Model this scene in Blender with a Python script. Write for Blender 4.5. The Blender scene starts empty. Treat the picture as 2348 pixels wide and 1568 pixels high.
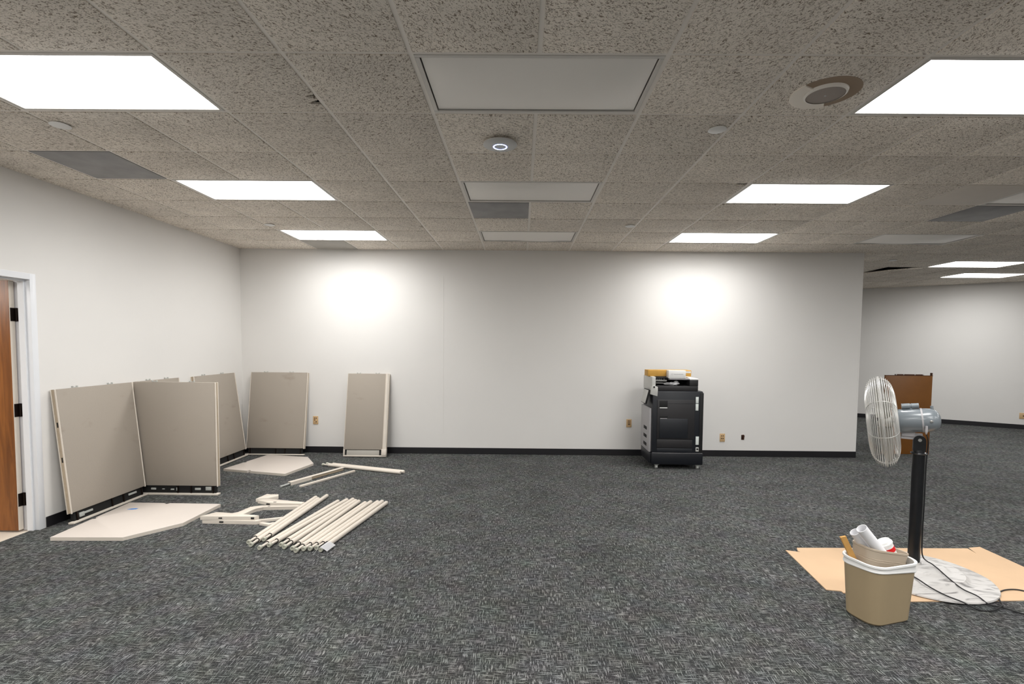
import bpy, bmesh, math, random
from mathutils import Vector, Matrix, noise
random.seed(7)
S = bpy.context.scene
C = S.collection
T = 0.6096                      # ceiling tile module (2 ft)
H = 2.982                       # ceiling height
XL, XR, YW = -3.566, 5.465, 4.870   # left wall, right end of the far wall, far wall plane

# ------------------------------------------------------------------ camera, world, exposure
cam = bpy.data.cameras.new('camera')
cam_o = bpy.data.objects.new('camera', cam); C.objects.link(cam_o)
cam.sensor_width = 36.0
cam.lens = 1141.67 / 2348 * 36
cam.shift_x = -14.0 / 2348
cam.shift_y = 65.81 / 2348
cam.clip_start = 0.05
ya, pi_, ro = -0.0057935, -0.0509676, -0.0084743
Ry = Matrix(((math.cos(ya), math.sin(ya), 0), (-math.sin(ya), math.cos(ya), 0), (0, 0, 1)))
Rp = Matrix(((1, 0, 0), (0, math.cos(pi_), -math.sin(pi_)), (0, math.sin(pi_), math.cos(pi_))))
Rr = Matrix(((math.cos(ro), 0, math.sin(ro)), (0, 1, 0), (-math.sin(ro), 0, math.cos(ro))))
B = Ry @ Rp @ Rr
right, fwd, up = B.col[0], B.col[1], B.col[2]
M3 = Matrix((right, up, -fwd)).transposed()
cam_o.matrix_world = Matrix.Translation((0.535, -2.417, 1.610)) @ M3.to_4x4()
S.camera = cam_o

w = bpy.data.worlds.new('world'); S.world = w; w.use_nodes = True
w.node_tree.nodes['Background'].inputs[0].default_value = (0.8, 0.85, 1, 1)
w.node_tree.nodes['Background'].inputs[1].default_value = 0.0
S.view_settings.view_transform = 'Standard'
S.view_settings.look = 'None'
S.view_settings.gamma = 1.0
S.view_settings.use_curve_mapping = False
S.view_settings.exposure = 0.86
LAMP = 8.0                      # radiance of a lit ceiling panel's diffuser
LAMP_W, LAMP_SPREAD = 5.0, 160   # the tubes behind its prismatic lens, which sends light mostly downward
S.cycles.use_denoising = True
S.cycles.max_bounces = 10
S.cycles.diffuse_bounces = 7
S.cycles.sample_clamp_indirect = 8

hl = bpy.data.lights.new('hall_lamp', 'AREA'); hl.shape = 'RECTANGLE'; hl.size = 1.2; hl.size_y = 0.6; hl.energy = 22
hl.color = (1, 0.97, 0.93)
hlo = bpy.data.objects.new('hall_lamp', hl); C.objects.link(hlo); hlo.location = (-4.7, 0.2, 2.6)

# ------------------------------------------------------------------ helpers
def lin(c):
    return tuple((v / 255 / 12.92) if v / 255 <= 0.04045 else ((v / 255 + 0.055) / 1.055) ** 2.4 for v in c)

def nodes_of(m):
    m.use_nodes = True
    nt = m.node_tree
    return nt, nt.nodes, nt.links, nt.nodes['Principled BSDF']

def mat(name, rgb, rough=0.6, metal=0.0, var=0.0, scale=8.0, bump=0.0, bscale=60.0, coat=0.0, spec=0.5):
    m = bpy.data.materials.new(name)
    nt, N, L, P = nodes_of(m)
    base = lin(rgb)
    P.inputs['Base Color'].default_value = (*base, 1)
    P.inputs['Roughness'].default_value = rough
    P.inputs['Metallic'].default_value = metal
    P.inputs['Coat Weight'].default_value = coat
    P.inputs['Specular IOR Level'].default_value = spec
    tc = N.new('ShaderNodeTexCoord')
    n = N.new('ShaderNodeTexNoise'); n.inputs['Scale'].default_value = scale; n.inputs['Detail'].default_value = 5
    L.new(tc.outputs['Object'], n.inputs['Vector'])
    if var:
        r = N.new('ShaderNodeValToRGB')
        r.color_ramp.elements[0].position = 0.3; r.color_ramp.elements[1].position = 0.7
        r.color_ramp.elements[0].color = (*[v * (1 - var) for v in base], 1)
        r.color_ramp.elements[1].color = (*[min(1, v * (1 + var)) for v in base], 1)
        L.new(n.outputs['Fac'], r.inputs['Fac']); L.new(r.outputs['Color'], P.inputs['Base Color'])
    if bump:
        n2 = N.new('ShaderNodeTexNoise'); n2.inputs['Scale'].default_value = bscale; n2.inputs['Detail'].default_value = 3
        L.new(tc.outputs['Object'], n2.inputs['Vector'])
        b = N.new('ShaderNodeBump'); b.inputs['Strength'].default_value = bump; b.inputs['Distance'].default_value = 0.004
        L.new(n2.outputs['Fac'], b.inputs['Height']); L.new(b.outputs['Normal'], P.inputs['Normal'])
    return m

def math_node(N, op, a=None, b=None):
    n = N.new('ShaderNodeMath'); n.operation = op
    if b is not None and not hasattr(b, 'links'): n.inputs[1].default_value = b
    if a is not None and not hasattr(a, 'links'): n.inputs[0].default_value = a
    return n

def emit(name, rgb, strength):
    m = bpy.data.materials.new(name)
    nt, N, L, P = nodes_of(m)
    P.inputs['Base Color'].default_value = (0.8, 0.8, 0.8, 1)
    P.inputs['Emission Color'].default_value = (*lin(rgb), 1)
    P.inputs['Emission Strength'].default_value = strength
    P.inputs['Roughness'].default_value = 0.5
    return m

def finish(bm, angle=35):
    bmesh.ops.recalc_face_normals(bm, faces=bm.faces)
    a = math.radians(angle)
    for f in bm.faces: f.smooth = True
    for e in bm.edges:
        e.smooth = not (len(e.link_faces) == 2 and e.calc_face_angle(0) > a)

def obj(name, bm, m, parent=None, loc=None, flat=False, angle=35, recalc=True):
    if recalc: finish(bm, angle)
    if flat:
        for f in bm.faces: f.smooth = False
    me = bpy.data.meshes.new(name); bm.to_mesh(me); bm.free()
    for mm in (m if isinstance(m, (list, tuple)) else [m]): me.materials.append(mm)
    o = bpy.data.objects.new(name, me); C.objects.link(o)
    if loc is not None: o.location = loc
    if parent is not None: o.parent = parent
    return o

def thing(name, label, cat, loc=(0, 0, 0), rotz=0.0, group=None):
    o = bpy.data.objects.new(name, None); C.objects.link(o)
    o.empty_display_size = 0.1
    o.location = loc; o.rotation_euler = (0, 0, rotz)
    return tag(o, label, cat, group)

def tag(o, label, cat, group=None):
    o['label'] = label; o['category'] = cat
    if group: o['group'] = group
    return o

def struct(name, bm, m, parent=None, **k):
    o = obj(name, bm, m, parent, **k); o['kind'] = 'structure'
    return o

def dup(root, loc, rotz=None, label=None):
    r = root.copy(); C.objects.link(r); r.location = loc
    if rotz is not None: r.rotation_euler = (0, 0, rotz)
    if label: r['label'] = label
    for ch in list(root.children):
        c = ch.copy(); C.objects.link(c); c.parent = r
        for g in list(ch.children):
            d = g.copy(); C.objects.link(d); d.parent = c
    return r

def NB(): return bmesh.new()

def box(bm, x0, x1, y0, y1, z0, z1, bev=0.0, seg=2, mi=0):
    g = bmesh.ops.create_cube(bm, size=1.0, matrix=Matrix.Translation(((x0 + x1) / 2, (y0 + y1) / 2, (z0 + z1) / 2)) @ Matrix.Diagonal((abs(x1 - x0), abs(y1 - y0), abs(z1 - z0), 1)))
    vs = g['verts']
    fs = {f for v in vs for f in v.link_faces}
    for f in fs: f.material_index = mi
    if bev:
        es = list({e for v in vs for e in v.link_edges})
        bmesh.ops.bevel(bm, geom=es, offset=bev, segments=seg, affect='EDGES', profile=0.5)
    return vs

def prism(bm, pts, z0, z1, bev=0.0):
    vs0 = [bm.verts.new((p[0], p[1], z0)) for p in pts]
    vs1 = [bm.verts.new((p[0], p[1], z1)) for p in pts]
    n = len(pts)
    top = bm.faces.new(vs1); bm.faces.new(list(reversed(vs0)))
    for i in range(n): bm.faces.new((vs0[i], vs0[(i + 1) % n], vs1[(i + 1) % n], vs1[i]))
    if bev:
        bmesh.ops.bevel(bm, geom=list(top.edges), offset=bev, segments=2, affect='EDGES', profile=0.5)

def ringv(bm, c, ax, u, v, r, n, sx=1.0, sy=1.0):
    return [bm.verts.new(c + u * (r * sx * math.cos(2 * math.pi * i / n)) + v * (r * sy * math.sin(2 * math.pi * i / n))) for i in range(n)]

def basis(d):
    d = Vector(d).normalized()
    a = Vector((0, 0, 1)) if abs(d.z) < 0.9 else Vector((1, 0, 0))
    u = d.cross(a).normalized(); v = d.cross(u).normalized()
    return d, u, v

def loft(bm, rings, cap0=True, cap1=True, closed=False):
    n = len(rings[0])
    m = len(rings)
    for k in range(m if closed else m - 1):
        a, b = rings[k], rings[(k + 1) % m]
        for i in range(n): bm.faces.new((a[i], a[(i + 1) % n], b[(i + 1) % n], b[i]))
    if not closed:
        if cap0: bm.faces.new(list(reversed(rings[0])))
        if cap1: bm.faces.new(rings[-1])

def lathe(bm, origin, axis, prof, n=24, cap0=True, cap1=True):
    """prof: list of (distance along axis, radius)"""
    d, u, v = basis(axis); o = Vector(origin)
    loft(bm, [ringv(bm, o + d * a, d, u, v, max(r, 1e-4), n) for a, r in prof], cap0, cap1)

def cyl(bm, p, q, r, n=14, r2=None):
    p, q = Vector(p), Vector(q)
    lathe(bm, p, q - p, [(0, r), ((q - p).length, r if r2 is None else r2)], n)

def spline(pts, sub=8, closed=False):
    P = [Vector(p) for p in pts]; out = []
    n = len(P)
    for i in range(n if closed else n - 1):
        p0 = P[(i - 1) % n] if (closed or i > 0) else P[0]
        p1 = P[i]; p2 = P[(i + 1) % n]
        p3 = P[(i + 2) % n] if (closed or i + 2 < n) else P[-1]
        for s in range(sub):
            t = s / sub
            out.append(0.5 * ((2 * p1) + (p2 - p0) * t + (2 * p0 - 5 * p1 + 4 * p2 - p3) * t * t + (3 * p1 - p0 - 3 * p2 + p3) * t ** 3))
    if not closed: out.append(P[-1])
    return out

def tube(bm, path, r, n=8, closed=False):
    path = [Vector(p) for p in path]
    m = len(path); rings = []; u = None
    for i in range(m):
        a = path[(i - 1) % m] if (closed or i > 0) else path[0]
        b = path[(i + 1) % m] if (closed or i < m - 1) else path[-1]
        d = (b - a).normalized()
        if u is None: _, u, _ = basis(d)
        u = (u - d * u.dot(d)).normalized(); v = d.cross(u)
        rings.append(ringv(bm, path[i], d, u, v, r, n))
    loft(bm, rings, closed=closed)

def rrect(w, d, r, n=6):
    pts = []
    for cx, cy, a0 in ((w / 2 - r, d / 2 - r, 0), (-w / 2 + r, d / 2 - r, 90), (-w / 2 + r, -d / 2 + r, 180), (w / 2 - r, -d / 2 + r, 270)):
        for i in range(n + 1):
            a = math.radians(a0 + 90 * i / n); pts.append((cx + r * math.cos(a), cy + r * math.sin(a)))
    return pts

# ------------------------------------------------------------------ materials
M = {}
M['wall'] = mat('wall_paint', (226, 224, 221), 0.75, var=0.012, scale=1.5, bump=0.03, bscale=220)
M['frame'] = mat('door_frame_paint', (226, 228, 232), 0.35)
M['base'] = mat('rubber_baseboard', (24, 23, 27), 0.45, var=0.1)
M['tee'] = mat('ceiling_tee', (240, 234, 226), 0.5)
M['plenum'] = mat('plenum_dark', (30, 28, 26), 0.9)
M['cream'] = mat('cream_enamel', (219, 210, 198), 0.35, var=0.02, scale=5)
M['glide'] = mat('grey_glide', (182, 182, 168), 0.45)
M['cream2'] = mat('cream_groove', (176, 160, 138), 0.5, var=0.06, scale=20)
M['lam'] = mat('worktop_laminate', (212, 203, 195), 0.4, var=0.015, scale=3)
M['black'] = mat('black_void', (14, 14, 15), 0.7)
M['clip'] = mat('white_clip', (178, 180, 176), 0.3)
M['bronze'] = mat('dark_bronze', (38, 28, 24), 0.35, 0.6)
M['tape'] = mat('blue_tape', (20, 120, 205), 0.5)
M['navy'] = mat('copier_dark', (25, 28, 34), 0.42, var=0.04)
M['navy2'] = mat('copier_base', (15, 18, 25), 0.38)
M['char'] = mat('copier_charcoal', (36, 35, 37), 0.45, var=0.03)
M['cgrey'] = mat('copier_grey', (168, 166, 168), 0.45)
M['clight'] = mat('copier_light', (196, 196, 192), 0.4)
M['white'] = mat('white_plastic', (236, 236, 234), 0.45)
M['sticker'] = mat('sticker', (222, 228, 224), 0.5, var=0.05, scale=200)
M['ink'] = mat('grey_ink', (178, 178, 180), 0.6)
M['yellow'] = mat('yellow_carton', (198, 150, 64), 0.6, var=0.06, scale=12)
M['paper'] = mat('paper', (232, 232, 234), 0.7, bump=0.15, bscale=25)
M['plate'] = mat('outlet_plate', (205, 172, 128), 0.45, var=0.05, scale=30)
M['socket'] = mat('socket_brown', (60, 30, 12), 0.5)
M['card'] = mat('cardboard', (208, 176, 142), 0.8, var=0.04, scale=4, bump=0.05, bscale=40)
M['cardedge'] = mat('cardboard_strip', (205, 156, 88), 0.8, var=0.06, scale=20)
M['bin'] = mat('bin_plastic', (166, 148, 118), 0.5, var=0.02, scale=6)
M['bin2'] = mat('inner_bin_plastic', (182, 168, 150), 0.5, var=0.03, scale=6)
M['red'] = mat('red_band', (214, 30, 34), 0.4)
M['pole'] = mat('black_pole', (18, 19, 22), 0.28, var=0.3, scale=14)
M['motor'] = mat('motor_grey', (118, 125, 130), 0.28, coat=0.3)
M['steel'] = mat('steel', (190, 190, 188), 0.3, 0.9)
M['wire'] = mat('guard_wire', (198, 197, 193), 0.3, 0.25)
M['blade'] = mat('fan_blade', (206, 204, 198), 0.35, 0.3)
M['cord'] = mat('cord_black', (22, 22, 24), 0.5)
M['brown'] = mat('brown_board', (116, 72, 24), 0.45, var=0.08, scale=6, bump=0.02)
M['browne'] = mat('brown_board_edge', (70, 38, 18), 0.6)
M['halltile'] = mat('hall_tile', (214, 204, 190), 0.4, var=0.04, scale=10)
M['spkdark'] = mat('speaker_opening', (158, 138, 118), 0.8)
M['spk'] = mat('speaker_grille', (164, 154, 146), 0.7, bump=0.2, bscale=500)
M['spkrim'] = mat('speaker_rim', (246, 238, 226), 0.5)
M['ap'] = mat('access_point_shell', (205, 205, 203), 0.4)
M['ring'] = emit('blue_ring', (190, 215, 255), 6.0)
M['ring2'] = emit('blue_ring_rim', (40, 70, 255), 0.7)
M['lit'] = emit('lit_diffuser', (255, 254, 252), LAMP)
M['unlit'] = mat('unlit_diffuser', (250, 246, 240), 0.4, bump=0.02, bscale=300)
M['alu'] = mat('fixture_frame', (206, 202, 196), 0.4, 0.2)

def wood(name, c0, c1, stretch=(9, 9, 0.9)):
    m = bpy.data.materials.new(name); nt, N, L, P = nodes_of(m)
    tc = N.new('ShaderNodeTexCoord'); mp = N.new('ShaderNodeMapping'); mp.inputs['Scale'].default_value = stretch
    L.new(tc.outputs['Object'], mp.inputs['Vector'])
    n = N.new('ShaderNodeTexNoise'); n.inputs['Scale'].default_value = 2.2; n.inputs['Detail'].default_value = 7; n.inputs['Distortion'].default_value = 1.2
    L.new(mp.outputs['Vector'], n.inputs['Vector'])
    r = N.new('ShaderNodeValToRGB'); r.color_ramp.elements[0].position = 0.3; r.color_ramp.elements[1].position = 0.72
    r.color_ramp.elements[0].color = (*lin(c0), 1); r.color_ramp.elements[1].color = (*lin(c1), 1)
    L.new(n.outputs['Fac'], r.inputs['Fac']); L.new(r.outputs['Color'], P.inputs['Base Color'])
    P.inputs['Roughness'].default_value = 0.35
    return m
M['door'] = wood('door_veneer', (104, 58, 18), (150, 92, 38))

def fabric():
    m = bpy.data.materials.new('divider_fabric'); nt, N, L, P = nodes_of(m)
    tc = N.new('ShaderNodeTexCoord')
    mp = N.new('ShaderNodeMapping'); mp.inputs['Scale'].default_value = (240, 240, 500)
    L.new(tc.outputs['Object'], mp.inputs['Vector'])
    n = N.new('ShaderNodeTexNoise'); n.inputs['Scale'].default_value = 1.0; n.inputs['Detail'].default_value = 2
    L.new(mp.outputs['Vector'], n.inputs['Vector'])
    r = N.new('ShaderNodeValToRGB'); r.color_ramp.elements[0].position = 0.3; r.color_ramp.elements[1].position = 0.7
    r.color_ramp.elements[0].color = (*lin((148, 140, 130)), 1); r.color_ramp.elements[1].color = (*lin((178, 169, 158)), 1)
    L.new(n.outputs['Fac'], r.inputs['Fac'])
    # faint scuffs
    oi = N.new('ShaderNodeObjectInfo')
    va = N.new('ShaderNodeVectorMath'); va.operation = 'ADD'
    L.new(tc.outputs['Object'], va.inputs[0])
    mu = N.new('ShaderNodeVectorMath'); mu.operation = 'SCALE'; mu.inputs[0].default_value = (7, 3, 5); L.new(oi.outputs['Random'], mu.inputs['Scale'])
    L.new(mu.outputs[0], va.inputs[1])
    mp2 = N.new('ShaderNodeMapping'); mp2.inputs['Scale'].default_value = (2.2, 2.2, 4.5); L.new(va.outputs[0], mp2.inputs['Vector'])
    n2 = N.new('ShaderNodeTexNoise'); n2.inputs['Scale'].default_value = 1.6; n2.inputs['Detail'].default_value = 6
    L.new(mp2.outputs['Vector'], n2.inputs['Vector'])
    r2 = N.new('ShaderNodeValToRGB'); r2.color_ramp.elements[0].position = 0.22; r2.color_ramp.elements[1].position = 0.36
    r2.color_ramp.elements[0].color = (0.80, 0.77, 0.74, 1); r2.color_ramp.elements[1].color = (1, 1, 1, 1)
    L.new(n2.outputs['Fac'], r2.inputs['Fac'])
    mx = N.new('ShaderNodeMix'); mx.data_type = 'RGBA'; mx.blend_type = 'MULTIPLY'; mx.inputs['Factor'].default_value = 1
    L.new(r.outputs['Color'], mx.inputs['A']); L.new(r2.outputs['Color'], mx.inputs['B'])
    L.new(mx.outputs['Result'], P.inputs['Base Color'])
    b = N.new('ShaderNodeBump'); b.inputs['Strength'].default_value = 0.15; b.inputs['Distance'].default_value = 0.001
    L.new(n.outputs['Fac'], b.inputs['Height']); L.new(b.outputs['Normal'], P.inputs['Normal'])
    P.inputs['Roughness'].default_value = 0.85
    P.inputs['Specular IOR Level'].default_value = 0.2
    return m
M['fabric'] = fabric()

def carpet():
    m = bpy.data.materials.new('carpet'); nt, N, L, P = nodes_of(m)
    tc = N.new('ShaderNodeTexCoord')
    def nz(scale3, sc=1.0, det=2.0, dist=0.0, off=(0, 0, 0)):
        mp = N.new('ShaderNodeMapping'); mp.inputs['Scale'].default_value = scale3; mp.inputs['Location'].default_value = off
        L.new(tc.outputs['Object'], mp.inputs['Vector'])
        n = N.new('ShaderNodeTexNoise'); n.inputs['Scale'].default_value = sc; n.inputs['Detail'].default_value = det; n.inputs['Distortion'].default_value = dist
        L.new(mp.outputs['Vector'], n.inputs['Vector']); return n.outputs['Fac']
    def ramp(src, p0, p1, a=0.0, b=1.0):
        r = N.new('ShaderNodeMapRange'); r.inputs['From Min'].default_value = p0; r.inputs['From Max'].default_value = p1
        r.inputs['To Min'].default_value = a; r.inputs['To Max'].default_value = b
        L.new(src, r.inputs['Value']); return r.outputs['Result']
    hor = ramp(nz((17, 190, 1), 1, 2.5, 0.12), 0.53, 0.61)
    ver = ramp(nz((180, 19, 1), 1, 2.5, 0.12, (3.1, 7.7, 0)), 0.53, 0.61)
    cell = ramp(nz((17, 19, 1), 1, 2, 0.5, (9, 4, 0)), 0.40, 0.60)
    fine = ramp(nz((330, 260, 1), 1, 1), 0.35, 0.7)
    tone = ramp(nz((2.1, 2.6, 1), 1, 5), 0.3, 0.7, 0.80, 1.20)
    wh = math_node(N, 'MULTIPLY_ADD'); L.new(cell, wh.inputs[0]); wh.inputs[1].default_value = -0.75; wh.inputs[2].default_value = 1.0
    wv = math_node(N, 'MULTIPLY_ADD'); L.new(cell, wv.inputs[0]); wv.inputs[1].default_value = 0.75; wv.inputs[2].default_value = 0.25
    ph = math_node(N, 'MULTIPLY'); L.new(hor, ph.inputs[0]); L.new(wh.outputs[0], ph.inputs[1])
    pv_ = math_node(N, 'MULTIPLY'); L.new(ver, pv_.inputs[0]); L.new(wv.outputs[0], pv_.inputs[1])
    mx = math_node(N, 'MAXIMUM'); L.new(ph.outputs[0], mx.inputs[0]); L.new(pv_.outputs[0], mx.inputs[1])
    f = math_node(N, 'MULTIPLY_ADD'); L.new(fine, f.inputs[0]); f.inputs[1].default_value = 0.6; f.inputs[2].default_value = 0.22
    mul = math_node(N, 'MULTIPLY'); L.new(mx.outputs[0], mul.inputs[0]); L.new(f.outputs[0], mul.inputs[1])
    sp = math_node(N, 'MULTIPLY_ADD'); L.new(fine, sp.inputs[0]); sp.inputs[1].default_value = 0.12; L.new(mul.outputs[0], sp.inputs[2])
    r = N.new('ShaderNodeValToRGB')
    r.color_ramp.elements[0].position = 0.0; r.color_ramp.elements[0].color = (*lin((24, 25, 26)), 1)
    r.color_ramp.elements[1].position = 0.8; r.color_ramp.elements[1].color = (*lin((168, 170, 168)), 1)
    L.new(sp.outputs[0], r.inputs['Fac'])
    # faint coloured yarns
    hue = N.new('ShaderNodeTexNoise'); hue.inputs['Scale'].default_value = 7; hue.inputs['Detail'].default_value = 3
    L.new(tc.outputs['Object'], hue.inputs['Vector'])
    hs = N.new('ShaderNodeMix'); hs.data_type = 'RGBA'; hs.blend_type = 'SOFT_LIGHT'; hs.inputs['Factor'].default_value = 0.14
    L.new(r.outputs['Color'], hs.inputs['A']); L.new(hue.outputs['Color'], hs.inputs['B'])
    tm = N.new('ShaderNodeVectorMath'); tm.operation = 'SCALE'
    L.new(hs.outputs['Result'], tm.inputs[0]); L.new(tone, tm.inputs['Scale'])
    L.new(tm.outputs[0], P.inputs['Base Color'])
    b = N.new('ShaderNodeBump'); b.inputs['Strength'].default_value = 0.7; b.inputs['Distance'].default_value = 0.004
    L.new(sp.outputs[0], b.inputs['Height']); L.new(b.outputs['Normal'], P.inputs['Normal'])
    P.inputs['Roughness'].default_value = 0.95; P.inputs['Specular IOR Level'].default_value = 0.15
    return m
M['carpet'] = carpet()

def tile_mat():
    m = bpy.data.materials.new('fissured_tile'); nt, N, L, P = nodes_of(m)
    g = N.new('ShaderNodeNewGeometry'); oi = N.new('ShaderNodeObjectInfo')
    rot = N.new('ShaderNodeVectorRotate'); rot.rotation_type = 'Z_AXIS'
    ang = math_node(N, 'MULTIPLY'); L.new(oi.outputs['Random'], ang.inputs[0]); ang.inputs[1].default_value = 25.0
    L.new(g.outputs['Position'], rot.inputs['Vector']); L.new(ang.outputs[0], rot.inputs['Angle'])
    mp = N.new('ShaderNodeMapping'); mp.inputs['Scale'].default_value = (118, 62, 60); L.new(rot.outputs[0], mp.inputs['Vector'])
    n = N.new('ShaderNodeTexNoise'); n.inputs['Scale'].default_value = 1.0; n.inputs['Detail'].default_value = 2.5; n.inputs['Distortion'].default_value = 1.3
    L.new(mp.outputs['Vector'], n.inputs['Vector'])
    r = N.new('ShaderNodeValToRGB')
    e = r.color_ramp.elements
    e[0].position = 0.34; e[0].color = (*lin((140, 126, 110)), 1)
    e[1].position = 0.50; e[1].color = (*lin((247, 239, 228)), 1)
    L.new(n.outputs['Fac'], r.inputs['Fac'])
    n2 = N.new('ShaderNodeTexNoise'); n2.inputs['Scale'].default_value = 3.0; n2.inputs['Detail'].default_value = 4
    L.new(g.outputs['Position'], n2.inputs['Vector'])
    k = N.new('ShaderNodeMapRange'); k.inputs['From Min'].default_value = 0.3; k.inputs['From Max'].default_value = 0.7
    k.inputs['To Min'].default_value = 0.92; k.inputs['To Max'].default_value = 1.05; L.new(n2.outputs['Fac'], k.inputs['Value'])
    k2 = N.new('ShaderNodeMapRange'); k2.inputs['To Min'].default_value = 0.93; k2.inputs['To Max'].default_value = 1.05; L.new(oi.outputs['Random'], k2.inputs['Value'])
    km = math_node(N, 'MULTIPLY'); L.new(k.outputs[0], km.inputs[0]); L.new(k2.outputs[0], km.inputs[1])
    sc = N.new('ShaderNodeVectorMath'); sc.operation = 'SCALE'; L.new(r.outputs['Color'], sc.inputs[0]); L.new(km.outputs[0], sc.inputs['Scale'])
    L.new(sc.outputs[0], P.inputs['Base Color'])
    b = N.new('ShaderNodeBump'); b.inputs['Strength'].default_value = 0.6; b.inputs['Distance'].default_value = 0.004
    L.new(n.outputs['Fac'], b.inputs['Height']); L.new(b.outputs['Normal'], P.inputs['Normal'])
    P.inputs['Roughness'].default_value = 0.9; P.inputs['Specular IOR Level'].default_value = 0.15
    return m
M['tile'] = tile_mat()
M['tiledark'] = mat('dark_tile', (142, 141, 141), 0.5, var=0.16, scale=5)
M['tilegrey'] = mat('grey_tile', (176, 172, 164), 0.6, var=0.03)
M['tilesmooth'] = mat('smooth_tile', (214, 206, 196), 0.6, var=0.02)

def marble():
    m = bpy.data.materials.new('streaked_white'); nt, N, L, P = nodes_of(m)
    tc = N.new('ShaderNodeTexCoord')
    mp = N.new('ShaderNodeMapping'); mp.inputs['Rotation'].default_value = (0, 0, 0.9); mp.inputs['Scale'].default_value = (4, 16, 4)
    L.new(tc.outputs['Object'], mp.inputs['Vector'])
    n = N.new('ShaderNodeTexNoise'); n.inputs['Scale'].default_value = 1.1; n.inputs['Detail'].default_value = 6; n.inputs['Distortion'].default_value = 1.6
    L.new(mp.outputs['Vector'], n.inputs['Vector'])
    r = N.new('ShaderNodeValToRGB'); e = r.color_ramp.elements
    e[0].position = 0.30; e[0].color = (*lin((104, 101, 100)), 1); e[1].position = 0.50; e[1].color = (*lin((198, 195, 192)), 1)
    L.new(n.outputs['Fac'], r.inputs['Fac']); L.new(r.outputs['Color'], P.inputs['Base Color'])
    b = N.new('ShaderNodeBump'); b.inputs['Strength'].default_value = 0.25; b.inputs['Distance'].default_value = 0.01
    L.new(n.outputs['Fac'], b.inputs['Height']); L.new(b.outputs['Normal'], P.inputs['Normal'])
    P.inputs['Roughness'].default_value = 0.4
    return m
M['marble'] = marble()

# ------------------------------------------------------------------ room shell
XMAX, YMIN = 13.0, -6.0
D0, D1 = Vector((5.30, 11.302)), Vector((13.0, 6.100))        # the slanting wall beyond the far wall
bm = NB()
f = bm.faces.new([bm.verts.new(p) for p in ((-3.63, YMIN, 0), (XMAX, YMIN, 0), (XMAX, 6.2, 0), (5.2, 11.4, 0), (5.2, 4.99, 0), (-3.63, 4.99, 0))])
g = bmesh.ops.extrude_face_region(bm, geom=[f]); bmesh.ops.translate(bm, vec=(0, 0, -0.1), verts=[v for v in g['geom'] if isinstance(v, bmesh.types.BMVert)])
struct('floor', bm, M['carpet'])
bm = NB(); box(bm, -6.2, -3.63, -2.0, 3.2, -0.1, -0.004); struct('floor_hall', bm, M['halltile'])

DY0, DY1, DZ = 0.83, 1.734, 2.122          # door opening in the left wall
bm = NB()
box(bm, XL - 0.13, XL, DY1 + 0.04, YW + 0.12, 0, H + 0.3)
box(bm, XL - 0.13, XL, YMIN, DY0 - 0.04, 0, H + 0.3)
box(bm, XL - 0.13, XL, DY0 - 0.04, DY1 + 0.04, DZ + 0.04, H + 0.3)
struct('wall_left', bm, M['wall'])
bm = NB(); box(bm, XL, XR, YW, YW + 0.12, 0, H + 0.3); struct('wall_far', bm, M['wall'])
bm = NB(); box(bm, 5.20, 5.32, YW + 0.12, 11.3, 0, H + 0.3); struct('wall_partition', bm, M['wall'])
d = (D1 - D0).normalized(); nrm = Vector((-d.y, d.x)) * 0.12
bm = NB(); prism(bm, [D0, D1, D1 + nrm, D0 + nrm], 0, H + 0.3); struct('wall_slanted', bm, M['wall'])
bm = NB(); box(bm, XMAX, XMAX + 0.1, YMIN, 6.2, 0, H + 0.3); struct('wall_right', bm, M['wall'])
bm = NB(); box(bm, XL, XMAX, YMIN - 0.1, YMIN, 0, H + 0.3); struct('wall_back', bm, M['wall'])
bm = NB()
box(bm, -6.2, -6.1, -2.0, 3.2, 0, 2.75); box(bm, -6.1, XL - 0.13, 3.1, 3.2, 0, 2.75); box(bm, -6.1, XL - 0.13, -2.0, -1.9, 0, 2.75)
box(bm, -6.2, XL - 0.13, -2.0, 3.2, 2.75, 2.85)
struct('wall_hall', bm, M['wall'])

# baseboards
def baseboard(name, *boxes):
    bm = NB()
    for b in boxes: box(bm, *b, bev=0.003, seg=1)
    return struct(name, bm, M['base'])
baseboard('baseboard_far', (XL, XR + 0.006, YW - 0.009, YW, 0, 0.092))
baseboard('baseboard_left', (XL, XL + 0.009, 1.795, YW - 0.009, 0, 0.092), (XL, XL + 0.009, YMIN, DY0 - 0.06, 0, 0.092))
bm = NB(); nn = Vector((d.y, -d.x)) * 0.009
prism(bm, [D0 + nn, D1 + nn, D1, D0], 0, 0.092); struct('baseboard_slanted', bm, M['base'])
# taped seam line and metal corner bead on the far wall
bm = NB(); box(bm, -0.607, -0.597, YW - 0.0022, YW, 0.30, 2.60, bev=0.001, seg=1); struct('trim_1', bm, M['wall'])
bm = NB(); box(bm, XR - 0.012, XR + 0.003, YW - 0.003, YW + 0.123, 0.092, H); struct('trim_2', bm, M['wall'])

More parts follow.
